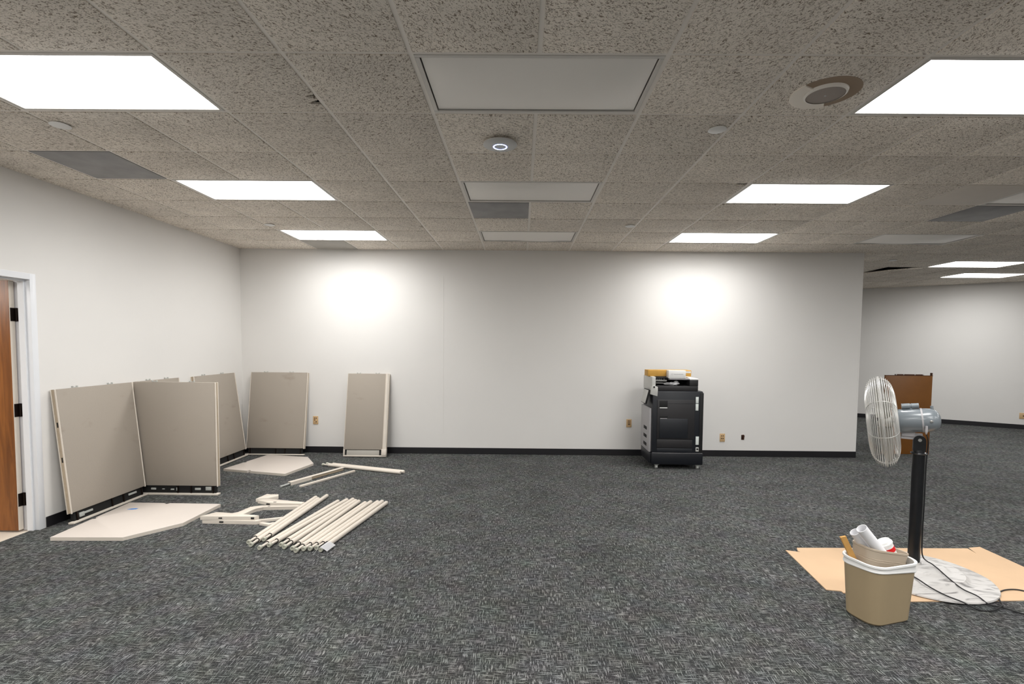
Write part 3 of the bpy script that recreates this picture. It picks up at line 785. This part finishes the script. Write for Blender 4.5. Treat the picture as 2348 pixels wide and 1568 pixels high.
# ------------------------------------------------------------------ cantilever brackets
GB = 'cream cantilever brackets heaped left of the poles'
def bracket(pts, z0, z1, label, holes=(), groove=None, extra=None):
    cx = sum(p[0] for p in pts) / len(pts); cy = sum(p[1] for p in pts) / len(pts)
    t = thing('shelf_bracket', label, 'bracket', (cx, cy, z0), 0, GB)
    bm = NB(); prism(bm, [(p[0] - cx, p[1] - cy) for p in pts], 0, z1 - z0, bev=0.004)
    obj('arm', bm, M['cream'], t)
    for (x, y, z, sx, sy, sz) in holes:
        bm = NB(); box(bm, x - cx - sx, x - cx + sx, y - cy - sy, y - cy + sy, z - z0 - sz, z - z0 + sz, bev=0.002); obj('slot', bm, M['black'], t)
    if extra:
        bm = NB()
        for b in extra: box(bm, b[0] - cx, b[1] - cx, b[2] - cy, b[3] - cy, b[4] - z0, b[5] - z0, bev=0.003)
        obj('hook', bm, M['cream'], t)
    return t
bracket([(-2.295, 1.930), (-1.800, 1.915), (-1.775, 1.945), (-2.16, 2.020), (-2.245, 2.030)], 0.0, 0.034, 'long tapered cream bracket, bottom one of the stacked pair', holes=[(-2.12, 1.925, 0.018, 0.018, 0.006, 0.006)])
bracket([(-2.310, 1.925), (-1.825, 1.932), (-1.805, 1.965), (-2.16, 2.028), (-2.235, 2.040)], 0.034, 0.068, 'long tapered cream bracket, top one of the stacked pair', holes=[(-2.13, 1.929, 0.052, 0.016, 0.006, 0.005), (-1.845, 1.934, 0.052, 0.014, 0.008, 0.008)])
bracket([(-1.772, 1.905), (-1.670, 1.868), (-1.640, 1.900), (-1.650, 1.935), (-1.668, 1.925), (-1.680, 1.905), (-1.765, 1.938)], 0.0, 0.020, 'small hooked cream bracket at the right end of the stacked pair')
teeth = []
a, b = Vector((-2.085, 2.168)), Vector((-2.052, 2.315)); nrm2 = Vector((-(b - a).y, (b - a).x)).normalized()
for i in range(7):
    p = a.lerp(b, i / 7); q = a.lerp(b, (i + 0.5) / 7)
    teeth += [p, p + nrm2 * 0.020, q + nrm2 * 0.020, q]
poly = [(-2.215, 2.055), (-2.055, 2.060), (-2.020, 2.115), (-2.004, 2.200), (-1.988, 2.255), (-1.940, 2.300), (-1.622, 2.330), (-1.615, 2.367), (-1.975, 2.356), (-2.024, 2.335)] + [tuple(v) for v in reversed(teeth)] + [(-2.105, 2.150)]
bracket(poly, 0.0, 0.030, 'bent cream bracket with a toothed edge lying behind the stacked pair', holes=[(-1.90, 2.330, 0.0275, 0.012, 0.008, 0.003)])
bracket([(-2.145, 2.545), (-2.035, 2.585), (-1.965, 2.650), (-1.990, 2.705), (-2.065, 2.690), (-2.115, 2.715)], 0.0, 0.034, 'broad wedge shaped cream bracket end, farthest back in the heap')
bracket([(-2.105, 2.505), (-1.95, 2.430), (-1.618, 2.410), (-1.610, 2.458), (-2.03, 2.555), (-2.07, 2.545)], 0.0, 0.034, 'long tapered cream bracket between the toothed one and the wedge', holes=[(-1.90, 2.445, 0.0315, 0.016, 0.010, 0.003), (-1.96, 2.432, 0.018, 0.018, 0.010, 0.005)])
bracket([(-1.83, 1.985), (-1.825, 1.960), (-1.632, 2.028), (-1.636, 2.060)], 0.0, 0.024, 'short straight cream bar running under toward the leftmost pole')

# ------------------------------------------------------------------ copier
cp = thing('office_copier', 'black floor-standing office copier on casters against the far wall', 'copier', (2.258, 4.066, 0), math.radians(-1.4))
def P_(name, m, *boxes, bev=0.004, par=None):
    bm = NB()
    for b in boxes: box(bm, *b, bev=bev)
    return obj(name, bm, M[m], par or cp)
DY = 0.56
P_('base_cabinet', 'navy2', (0.0, 0.668, 0.0, DY, 0.062, 0.215), bev=0.008)
P_('body', 'navy', (0.002, 0.655, 0.006, DY - 0.01, 0.217, 1.030), bev=0.014)
P_('base_lip', 'cgrey', (0.004, 0.660, -0.001, 0.004, 0.2155, 0.2185), bev=0.001)
P_('rear_post', 'black', (0.612, 0.660, 0.000, 0.30, 0.22, 1.010), bev=0.006)
P_('side_frame', 'char', (0.062, 0.548, -0.004, 0.01, 0.400, 0.918), bev=0.006)
P_('side_panel_lower', 'char', (0.066, 0.525, -0.003, 0.01, 0.286, 0.396), bev=0.004)
P_('side_panel_foot', 'navy', (0.066, 0.525, -0.002, 0.01, 0.226, 0.280), bev=0.003)
P_('bypass_tray', 'navy', (0.092, 0.462, -0.010, 0.0, 0.412, 0.672), bev=0.006)
P_('grip_recess', 'black', (0.095, 0.195, -0.0105, 0.0, 0.672, 0.712), bev=0.003)
P_('grip_lip', 'cgrey', (0.100, 0.190, -0.0115, -0.002, 0.668, 0.676), bev=0.002)
P_('upper_pocket', 'black', (0.088, 0.194, -0.0055, 0.0, 0.812, 0.905), bev=0.002)
P_('white_strip', 'white', (0.092, 0.190, -0.0065, -0.001, 0.806, 0.817), bev=0.001)
P_('upper_ledge', 'navy2', (0.196, 0.520, -0.0055, 0.0, 0.868, 0.872), bev=0.001)
P_('sticker', 'sticker', (0.558, 0.594, 0.002, 0.008, 0.876, 0.958), bev=0.0005)
P_('sticker', 'sticker', (0.558, 0.594, 0.002, 0.008, 0.780, 0.868), bev=0.0005)
P_('sticker', 'sticker', (0.570, 0.610, 0.002, 0.008, 0.330, 0.438), bev=0.0005)
sk = P_('power_inlet', 'clight', (0.572, 0.612, -0.001, 0.008, 0.240, 0.296), bev=0.004)
P_('inlet_hole', 'black', (0.580, 0.606, -0.003, 0.002, 0.262, 0.284), bev=0.002, par=sk)
# front drawers (the face looking left)
P_('front_panel', 'cgrey', (-0.028, 0.004, 0.045, DY - 0.02, 0.215, 0.800), bev=0.012)
P_('front_panel_lower', 'navy2', (-0.020, 0.004, 0.03, DY - 0.01, 0.070, 0.213), bev=0.010)
for z in (0.29, 0.40, 0.51):
    P_('drawer_grip', 'black', (-0.031, -0.02, 0.18, 0.36, z - 0.022, z + 0.022), bev=0.004)
# scanner deck
P_('scanner_base', 'char', (0.060, 0.590, 0.02, DY - 0.03, 1.030, 1.098), bev=0.006)
P_('scanner_pillar', 'char', (0.478, 0.590, 0.02, DY - 0.03, 1.098, 1.188), bev=0.004)
P_('pillar_cap', 'white', (0.476, 0.592, 0.016, DY - 0.03, 1.178, 1.196), bev=0.003)
P_('front_column', 'clight', (-0.012, 0.040, 0.02, DY - 0.05, 1.03, 1.215), bev=0.010)
P_('deck_back', 'black', (0.030, 0.480, 0.30, DY - 0.03, 1.09, 1.20), bev=0.002)
P_('feeder_lid', 'cgrey', (0.215, 0.470, 0.02, DY - 0.05, 1.178, 1.198), bev=0.004)
P_('feeder_lid_left', 'navy2', (0.034, 0.215, 0.06, DY - 0.05, 1.19, 1.204), bev=0.002)
P_('feeder_tray', 'clight', (0.050, 0.205, 0.10, 0.28, 1.150, 1.172), bev=0.004)
P_('feeder_bar', 'clight', (0.068, 0.170, 0.12, 0.26, 1.122, 1.130), bev=0.002)
for x in (0.07, 0.095, 0.125, 0.16): P_('roller', 'clip', (x, x + 0.012, 0.09, 0.12, 1.176, 1.188), bev=0.002)
# control screen
cs = NB(); box(cs, -0.012, 0.012, 0.05, 0.30, -0.095, 0.095, bev=0.006)
bmesh.ops.rotate(cs, cent=(0, 0, 0), matrix=Matrix.Rotation(math.radians(14), 3, 'Y'), verts=cs.verts); bmesh.ops.translate(cs, vec=(-0.052, 0, 0.945), verts=cs.verts)
scr = obj('control_screen', cs, M['black'], cp)
cs = NB(); box(cs, -0.017, -0.0122, 0.055, 0.295, -0.088, 0.088, bev=0.003)
bmesh.ops.rotate(cs, cent=(0, 0, 0), matrix=Matrix.Rotation(math.radians(14), 3, 'Y'), verts=cs.verts); bmesh.ops.translate(cs, vec=(-0.052, 0, 0.945), verts=cs.verts)
obj('screen_face', cs, M['clight'], scr)
cs = NB(); prism(cs, [(-0.025, 0.985), (0.062, 0.960), (0.066, 1.04), (0.064, 1.085), (0.0, 1.105), (-0.018, 1.08)], -0.06, -0.005, bev=0.003)
bmesh.ops.rotate(cs, cent=(0, 0, 0), matrix=Matrix.Rotation(math.pi / 2, 3, 'X'), verts=cs.verts)
obj('screen_arm', cs, M['clight'], cp)
P_('arm_knob', 'black', (0.006, 0.026, -0.004, 0.02, 1.070, 1.092), bev=0.004)
for cx_, cy_ in ((0.075, 0.05), (0.612, 0.05), (0.075, 0.49), (0.612, 0.49)):
    bm = NB(); cyl(bm, (cx_ - 0.014, cy_, 0.026), (cx_ + 0.014, cy_, 0.026), 0.026, 18)
    prism(bm, [(cx_ - 0.034, cy_ - 0.03), (cx_ + 0.034, cy_ - 0.03), (cx_ + 0.034, cy_ + 0.03), (cx_ - 0.034, cy_ + 0.03)], 0.054, 0.062)
    cyl(bm, (cx_, cy_ - 0.002, 0.03), (cx_, cy_ - 0.002, 0.056), 0.018, 10, 0.03)
    obj('caster', bm, M['clip'], cp)
# things on the copier
yb = thing('flat_carton', 'flat yellow cardboard carton lying on top of the copier', 'box', (2.232, 4.20, 1.215), math.radians(-1.4))
bm = NB(); box(bm, -0.010, 0.560, 0.0, 0.20, 0.0, 0.082, bev=0.003); obj('carton_body', bm, M['yellow'], yb)
bm = NB(); box(bm, 0.462, 0.552, -0.0015, 0.002, 0.046, 0.072); obj('carton_label', bm, M['white'], yb)
bm = NB(); box(bm, 0.470, 0.544, -0.0022, 0.0, 0.058, 0.066); obj('label_print', bm, M['ink'], yb)
wb = thing('white_box', 'small white box with faint grey logo in front of the yellow carton', 'box', (2.462, 4.078, 1.1985), math.radians(-1.4))
bm = NB(); box(bm, 0.0, 0.222, 0.0, 0.115, 0.0, 0.100, bev=0.002); obj('box_body', bm, M['white'], wb)
bm = NB(); tube(bm, [(0.045 + 0.011 * math.cos(a), -0.0005, 0.052 + 0.011 * math.sin(a)) for a in [2 * math.pi * i / 20 for i in range(20)]], 0.0012, 5, True); obj('logo_ring', bm, M['ink'], wb)
bm = NB()
for i in range(14):
    x = 0.068 + i * 0.0088; hh = (0.010, 0.007, 0.009, 0.007)[i % 4]
    box(bm, x, x + 0.0062, -0.001, 0.001, 0.047, 0.047 + hh)
obj('logo_print', bm, M['ink'], wb)
bm = NB(); bmesh.ops.create_icosphere(bm, subdivisions=4, radius=1.0)
for v in bm.verts:
    k = 0.75 + 0.5 * noise.noise(v.co * 1.7) + 0.25 * noise.noise(v.co * 4.3)
    ridge = 0.018 if v.co.x > 0.3 else 0.0
    v.co = Vector((v.co.x * 0.125 * k, v.co.y * 0.06 * k, max(-0.02, (v.co.z * 0.024 * k) + ridge * (v.co.x > 0.3) * max(0, v.co.z))))
tag(obj('crumpled_paper', bm, M['paper'], loc=(2.545, 4.175, 1.121), angle=12), 'crumpled white paper stuffed in the opening under the white box', 'paper')

# ------------------------------------------------------------------ brown board behind the fan
bb = thing('desk_board', 'brown wooden board standing upright on carpet behind the pedestal fan', 'board', (6.075, 5.165, 0), math.radians(-2.0))
bm = NB(); box(bm, 0.0, 0.69, 0.0, 0.03, 0.0, 1.20, bev=0.002); obj('board_face', bm, M['brown'], bb)
bm = NB(); box(bm, 0.664, 0.694, 0.031, 0.40, 0.0, 1.20, bev=0.002); obj('board_end', bm, M['browne'], bb)
bm = NB(); box(bm, -0.002, 0.696, -0.002, 0.03, 1.20, 1.206); box(bm, 0.15, 0.56, 0.0, 0.03, 1.206, 1.222, bev=0.002); rail = obj('steel_rail', bm, M['browne'], bb)
for x in (0.155, 0.265, 0.43, 0.55):
    bm = NB(); lathe(bm, (x, 0.002, 1.214), (0, -1, 0), [(0, 0.009), (0.004, 0.008), (0.006, 0.001)], 10); obj('screw', bm, M['steel'], rail)
bm = NB(); box(bm, 0.672, 0.690, 0.0, 0.03, 1.206, 1.246, bev=0.003); obj('pin', bm, M['browne'], bb)

# ------------------------------------------------------------------ cardboard sheet
pts = [(2.648, 1.472), (2.748, 1.436), (2.738, 1.462), (2.764, 1.520), (4.150, 1.545), (4.128, 1.440), (4.172, 1.558), (4.280, 1.580), (4.255, 0.735), (3.034, 0.687), (2.665, 0.790), (2.668, 0.812), (2.578, 0.830)]
bm = NB(); prism(bm, pts, 0.0, 0.005)
card = obj('cardboard_sheet', bm, M['card'], angle=60); tag(card, 'flattened tan cardboard sheet lying on the carpet under the fan base', 'cardboard')

# ------------------------------------------------------------------ pedestal fan
FX, FY = 3.352, 1.085
fan = thing('pedestal_fan', 'grey pedestal fan with wire guard on a black pole', 'fan', (FX, FY, 0.005))
def fo(name, bm, m, par=None, **k): return obj(name, bm, M[m], par or fan, **k)
BX, BY, BK = 0.033, -0.025, 0.905        # the base disc sits a little off the pole
bm = NB(); lathe(bm, (0, 0, 0), (0, 0, 1), [(0, 0.446), (0.006, 0.456), (0.014, 0.452), (0.022, 0.40), (0.030, 0.30), (0.036, 0.285), (0.054, 0.266), (0.060, 0.20), (0.062, 0.172), (0.074, 0.155), (0.076, 0.09), (0.077, 0.001)], 64)
for v in bm.verts:
    rr = math.hypot(v.co.x, v.co.y)
    if v.co.z > 0.01: v.co.z += 0.0035 * noise.noise(Vector((v.co.x * 14, v.co.y * 6, 3)))
    v.co.x = v.co.x * BK + BX; v.co.y = v.co.y * BK + BY
fo('fan_base', bm, 'marble')
bm = NB(); lathe(bm, (0, 0, 0.072), (0, 0, 1), [(0, 0.078), (0.006, 0.076), (0.008, 0.045), (0.02, 0.043)], 28); fo('base_flange', bm, 'marble')
bm = NB(); cyl(bm, (0, 0, 0.07), (0, 0, 0.862), 0.0365, 28); fo('pole', bm, 'pole')
bm = NB(); lathe(bm, (0, 0, 0.862), (0, 0, 1), [(0, 0.046), (0.006, 0.050), (0.012, 0.046), (0.014, 0.034), (0.03, 0.031)], 28); fo('pole_collar', bm, 'pole')
n = Vector((-0.825, 0.565, -0.125)).normalized()           # direction the fan blows
side = n.cross(Vector((0, 0, 1))).normalized(); upv = side.cross(n)
hc = Vector((0.008, -0.02, 1.105))                        # motor axis above the pole
# yoke: two plates with a round top on either side
for s in (-1, 1):
    bm = NB(); prof = [(-0.036, 0), (0.036, 0), (0.036, 0.075)] + [(0.036 * math.cos(a), 0.075 + 0.036 * math.sin(a)) for a in [math.pi * i / 8 for i in range(1, 8)]] + [(-0.036, 0.075)]
    prism(bm, prof, -0.006, 0.006)
    R3 = Matrix((n.xy.to_3d().normalized(), Vector((0, 0, 1)), side)).transposed()
    bmesh.ops.rotate(bm, cent=(0, 0, 0), matrix=R3, verts=bm.verts)
    bmesh.ops.translate(bm, vec=Vector((0, 0, 0.885)) + side * (s * 0.022), verts=bm.verts)
    fo('yoke_plate', bm, 'pole')
bm = NB(); cyl(bm, Vector((0, 0, 0.965)) - side * 0.036, Vector((0, 0, 0.965)) + side * 0.036, 0.011, 12); fo('yoke_bolt', bm, 'steel')
bm = NB()
nh = n.xy.to_3d().normalized()
def obox(bm, c, a, b, cc, sa, sb, sc, bev=0.0):
    vs = box(bm, -sa, sa, -sb, sb, -sc, sc)
    R = Matrix((a, b, cc)).transposed()
    for v in vs: v.co = R @ v.co + c
obox(bm, Vector((0, 0, 0.985)) + nh * 0.045, nh, side, Vector((0, 0, 1)), 0.060, 0.014, 0.022)
obox(bm, Vector((0, 0, 1.015)) + nh * 0.065, nh, side, Vector((0, 0, 1)), 0.036, 0.024, 0.030)
fo('tilt_arm', bm, 'cgrey')
bm = NB(); lathe(bm, hc + n * 0.165, -n, [(0, 0.05), (0.002, 0.078), (0.012, 0.083), (0.150, 0.083)], 36, True, False); fo('motor_front', bm, 'motor')
bm = NB(); lathe(bm, hc + n * 0.017, -n, [(0, 0.0855), (0.010, 0.0855)], 36, True, True); fo('motor_band', bm, 'cgrey')
bm = NB(); lathe(bm, hc + n * 0.008, -n, [(0, 0.083), (0.02, 0.083), (0.05, 0.079), (0.075, 0.068), (0.090, 0.05), (0.098, 0.028), (0.101, 0.001)], 36); mr = fo('motor_rear', bm, 'motor')
sv = side if side.y < 0 else -side                       # side facing the viewer
for off, rr in ((-0.035, 0.010),):
    bm = NB(); q = hc + n * off + sv * (0.078 if off > -0.05 else 0.055); lathe(bm, q, sv, [(0, rr), (0.006, rr * 0.9), (0.008, 0.001)], 12); obj('screw', bm, M['steel'], mr)
bm = NB(); lathe(bm, hc + n * 0.118 + upv * 0.103, -n, [(0, 0.001), (0.001, 0.020), (0.048, 0.020), (0.051, 0.016), (0.055, 0.016), (0.057, 0.019), (0.098, 0.019), (0.100, 0.001)], 20); cyl(bm, hc + n * 0.065 + upv * 0.07, hc + n * 0.065 + upv * 0.10, 0.012, 12); fo('conduit_can', bm, 'motor')
bm = NB(); cyl(bm, hc - n * 0.05 + upv * 0.072, hc - n * 0.05 + upv * 0.098, 0.009, 12); fo('top_knob', bm, 'motor')
bm = NB(); q = hc - n * 0.005 + sv * 0.080 - upv * 0.03; lathe(bm, q, -Vector((0, 0, 1)), [(0, 0.001), (0.002, 0.008), (0.040, 0.009), (0.055, 0.005), (0.06, 0.001)], 12); fo('cord_grip', bm, 'cgrey')
# guard
gc = hc + n * 0.238
RG, DG = 0.325, 0.092
def gp(a, r, sgn):
    k = max(0.0, 1 - (r / RG) ** 5) ** 0.5
    return gc + n * (sgn * (DG * k)) + (side * math.cos(a) + upv * math.sin(a)) * r
prof = []
for i in range(401):                      # guard profile resampled by arc length
    prof.append(0.05 + (RG - 0.05) * (1 - (1 - i / 400) ** 2.2))
arc = [0.0]
hgt = lambda r: DG * max(0.0, 1 - (r / RG) ** 5) ** 0.5
for i in range(1, 401): arc.append(arc[-1] + math.hypot(prof[i] - prof[i - 1], hgt(prof[i]) - hgt(prof[i - 1])))
NR = 23
rings_r = []
for k in range(NR):
    tgt = arc[-1] * k / (NR - 0.5)
    rings_r.append(prof[min(range(401), key=lambda q_: abs(arc[q_] - tgt))])
ribs_r = rings_r + [RG]
for sgn, nm in ((1, 'front_guard'), (-1, 'rear_guard')):
    bm = NB()
    for i in range(8):
        a = 2 * math.pi * (i + 0.3) / 8
        tube(bm, [gp(a, r, sgn) for r in ribs_r], 0.0024, 5)
    for rr in rings_r:
        tube(bm, [gp(2 * math.pi * i / 64, rr, sgn) for i in range(64)], 0.0020, 5, True)
    gobj = fo(nm, bm, 'wire')
    bm = NB(); lathe(bm, gc + n * (sgn * DG), n * sgn, [(-0.004, 0.001), (-0.003, 0.055), (0.002, 0.054), (0.004, 0.001)], 28); obj('guard_badge', bm, M['wire'], gobj)
bm = NB(); tube(bm, [gc + (side * math.cos(a) + upv * math.sin(a)) * 0.3262 for a in [2 * math.pi * i / 80 for i in range(80)]], 0.0026, 6, True); fo('guard_rim', bm, 'wire')
bm = NB(); lathe(bm, gc - n * 0.06, n, [(0, 0.03), (0.002, 0.045), (0.06, 0.042), (0.075, 0.02), (0.077, 0.001)], 24); cyl(bm, gc - n * 0.085, gc - n * 0.06, 0.012, 12); fo('hub', bm, 'blade')
for k in range(3):
    bm = NB(); V = []
    for j in range(8):
        r = 0.035 + 0.255 * j / 7
        half = 0.35 + 0.30 * math.sin(min(1, j / 5) * math.pi / 2) - 0.10 * (j / 7) ** 4
        row = []
        for i in range(7):
            u = i / 6 * 2 - 1
            a = 2 * math.pi * k / 3 + 0.5 + u * half
            row.append(bm.verts.new(gc - n * 0.012 + n * (u * 0.045 * (1 - 0.35 * j / 7)) + (side * math.cos(a) + upv * math.sin(a)) * r))
        V.append(row)
    for j in range(7):
        for i in range(6): bm.faces.new((V[j][i], V[j][i + 1], V[j + 1][i + 1], V[j + 1][i]))
    bmesh.ops.solidify(bm, geom=bm.faces[:], thickness=0.002)
    fo('blade', bm, 'blade')
# power cord: from the motor down the pole, over the base, round on the carpet and out of frame
q = hc - n * 0.005 + sv * 0.080 - upv * 0.03
def base_z(x, y):
    r = math.hypot(x - FX - BX, y - FY - BY) / BK
    prof = [(0.0, 0.084), (0.09, 0.082), (0.155, 0.080), (0.175, 0.068), (0.20, 0.066), (0.266, 0.060), (0.287, 0.043), (0.30, 0.035), (0.40, 0.027), (0.452, 0.019), (0.466, 0.005)]
    for (r0, z0), (r1, z1) in zip(prof, prof[1:]):
        if r0 <= r <= r1: return 0.005 + z0 + (z1 - z0) * (r - r0) / (r1 - r0)
    return 0.005
CR = 0.0042
path = [(FX + q.x, FY + q.y, 0.005 + q.z - 0.05), (FX + 0.052, FY - 0.012, 0.95), (FX + 0.050, FY - 0.006, 0.80), (FX + 0.050, FY - 0.006, 0.50), (FX + 0.049, FY - 0.006, 0.25), (FX + 0.056, FY - 0.012, 0.13)]
for x, y in ((3.445, 1.03), (3.425, 0.955), (3.415, 0.87), (3.432, 0.78), (3.46, 0.70), (3.487, 0.650)):
    path.append((x, y, base_z(x, y) + CR + 0.002))
path += [(3.54, 0.615, 0.0055 + CR), (3.613, 0.545, 0.001 + CR), (3.80, 0.44, 0.001 + CR), (4.02, 0.40, 0.001 + CR), (4.12, 0.50, 0.001 + CR), (4.05, 0.68, 0.006 + CR), (3.92, 0.800, 0.006 + CR), (3.863, 0.846, 0.006 + CR), (3.79, 0.846, 0.006 + CR), (3.715, 0.815, 0.006 + CR),
         (3.650, 0.760, 0.007 + CR), (3.603, 0.700, 0.0062 + CR + 0.0), (3.572, 0.652, 0.0062 + CR), (3.53, 0.610, 0.018 + CR), (3.450, 0.583, 0.003 + CR), (3.370, 0.590, 0.002 + CR), (3.302, 0.632, 0.030 + CR)]
for x, y in ((3.268, 0.70), (3.240, 0.79), (3.214, 0.880), (3.19, 0.95)):
    path.append((x, y, base_z(x, y) + CR + 0.002))
rel = [(p[0] - FX, p[1] - FY, p[2] - 0.005) for p in path]
bm = NB(); tube(bm, spline(rel, 6), CR, 8); fo('power_cord', bm, 'cord')

# ------------------------------------------------------------------ wastebasket and what is in it
WB = Vector((2.696, 0.526, 0)); WR = math.radians(16.5)
def shell(bm, w0, d0, w1, d1, r0, r1, h, th, z0=0.0, rim=0.0):
    rings = []
    def ring(w_, d_, r_, z): return [bm.verts.new((p[0], p[1], z)) for p in rrect(w_, d_, r_, 7)]
    rings.append(ring(w0 - 0.02, d0 - 0.02, r0 - 0.008, z0)); rings.append(ring(w0, d0, r0, z0 + 0.012))
    rings.append(ring(w0 + (w1 - w0) * 0.5, d0 + (d1 - d0) * 0.5, (r0 + r1) / 2, z0 + h * 0.5))
    rings.append(ring(w1, d1, r1, z0 + h - 0.014))
    if rim: rings.append(ring(w1 + rim, d1 + rim, r1 + rim / 2, z0 + h - 0.012)); rings.append(ring(w1 + rim, d1 + rim, r1 + rim / 2, z0 + h - 0.002)); rings.append(ring(w1 + rim * 0.4, d1 + rim * 0.4, r1 + rim * 0.2, z0 + h))
    else: rings.append(ring(w1, d1, r1, z0 + h))
    rings.append(ring(w1 - 2 * th, d1 - 2 * th, r1 - th, z0 + h - 0.002))
    rings.append(ring(w0 - 2 * th, d0 - 2 * th, r0 - th, z0 + 0.02))
    loft(bm, rings)
wb_ = thing('wastebasket', 'tan plastic wastebasket standing on carpet beside the fan base', 'wastebasket', WB, WR)
bm = NB(); shell(bm, 0.309, 0.215, 0.344, 0.254, 0.068, 0.076, 0.361, 0.004, rim=0.012); obj('bin_body', bm, M['bin'], wb_)
# liner folded over the rim
lt = thing('trash_bag', 'white plastic trash bag liner folded over the wastebasket rim', 'bag', WB, WR)
bm = NB(); rings = []
base = rrect(1, 1, 0.2, 7)
def lring(w_, d_, r_, zf): return [bm.verts.new((p[0], p[1], zf(i, p))) for i, p in enumerate(rrect(w_, d_, r_, 7))]
def drop(i, p): return 0.5 + 0.5 * noise.noise(Vector((p[0] * 9, p[1] * 9, 1.7)))
fd = lambda p: 1.0 if p[1] < 0 else 0.6
for ww, dd, zz, amp in ((0.330, 0.240, 0.290, 0), (0.335, 0.245, 0.358, 0), (0.347, 0.257, 0.3635, 0), (0.3575, 0.2675, 0.360, 0), (0.3585, 0.2685, 0.350, 0.002),
                        (0.350, 0.260, 0.344, 0.006), (0.3475, 0.2575, 0.336, 0.010), (0.351, 0.261, 0.326, 0.016), (0.356, 0.266, 0.320, 0.020), (0.353, 0.263, 0.315, 0.022)):
    rings.append([bm.verts.new((p[0], p[1], zz + amp * (0.5 - drop(i, p)) * 2 * fd(p))) for i, p in enumerate(rrect(ww, dd, 0.082, 7))])
loft(bm, rings, False, False)
bag = obj('bag_cuff', bm, M['white'], lt)
# nested bin
ib = thing('nested_bin', 'second beige bin nested tilted inside the tan wastebasket', 'wastebasket', (2.656, 0.528, 0.046), math.radians(4))
ib.rotation_euler = (math.radians(-2), math.radians(10), math.radians(9))
bm = NB(); shell(bm, 0.205, 0.140, 0.270, 0.180, 0.045, 0.055, 0.372, 0.003, rim=0.006); obj('bin_body', bm, M['bin2'], ib)
bm = NB()
for zz in (0.30, 0.312):
    k = zz / 0.372; tube(bm, [(p[0], p[1], zz) for p in rrect(0.205 + 0.065 * k + 0.001, 0.140 + 0.040 * k + 0.001, 0.053, 7)], 0.0016, 5, True)
obj('rib', bm, M['bin2'], ib)
def roll(label, p, q, r, hollow=True):
    p, q = Vector(p), Vector(q); L_ = (q - p).length
    t = thing('paper_roll', label, 'paper roll', tuple(p), 0, 'paper rolls in the wastebasket')
    dv = q - p
    bm = NB(); lathe(bm, (0, 0, 0), dv, [(0.10, r - 0.003), (0.0, r - 0.003), (0.0, r), (L_ * 0.35, r * 1.01), (L_, r)], 24, True, True)
    for v in bm.verts: v.co += Vector((1, 0.4, 0)) * 0.0018 * noise.noise(v.co * 30)
    obj('rolled_sheet', bm, M['paper'], t)
    return t
roll('long white paper tube sticking highest out of the wastebasket', (2.556, 0.486, 0.548), (2.780, 0.503, 0.285), 0.030)
roll('shorter white paper tube left of the long one in the wastebasket', (2.562, 0.552, 0.502), (2.722, 0.560, 0.29), 0.029)
cu = thing('coffee_cup', 'white paper cup with lid and red band in the wastebasket', 'cup', (2.728, 0.540, 0.446), 0)
ax = Vector((0.50, -0.12, -0.86)).normalized()
bm = NB(); lathe(bm, (0, 0, 0), ax, [(0.008, 0.041), (0.020, 0.040), (0.11, 0.029)], 28); obj('cup_body', bm, M['white'], cu)
bm = NB(); lathe(bm, (0, 0, 0), ax, [(0.034, 0.0388), (0.034, 0.0395), (0.060, 0.0368), (0.060, 0.036)], 28, False, False); obj('red_band', bm, M['red'], cu)
bm = NB(); lathe(bm, (0, 0, 0), ax, [(-0.004, 0.001), (-0.004, 0.032), (-0.008, 0.033), (-0.008, 0.038), (0.004, 0.040), (0.005, 0.0445), (0.012, 0.0445), (0.013, 0.041)], 28); obj('cup_lid', bm, M['white'], cu)
bm = NB(); obox(bm, Vector((0, 0, 0)), Vector((0.92, -0.1, 0.25)).normalized(), Vector((0.1, 0.99, 0)).normalized(), Vector((-0.45, 0.0, 0.89)).normalized(), 0.016, 0.008, 0.115)
st = obj('cardboard_strip', bm, M['cardedge'], loc=(2.534, 0.540, 0.374)); tag(st, 'folded tan cardboard strip sticking out the left of the wastebasket', 'cardboard')

print('tiles', nt_)
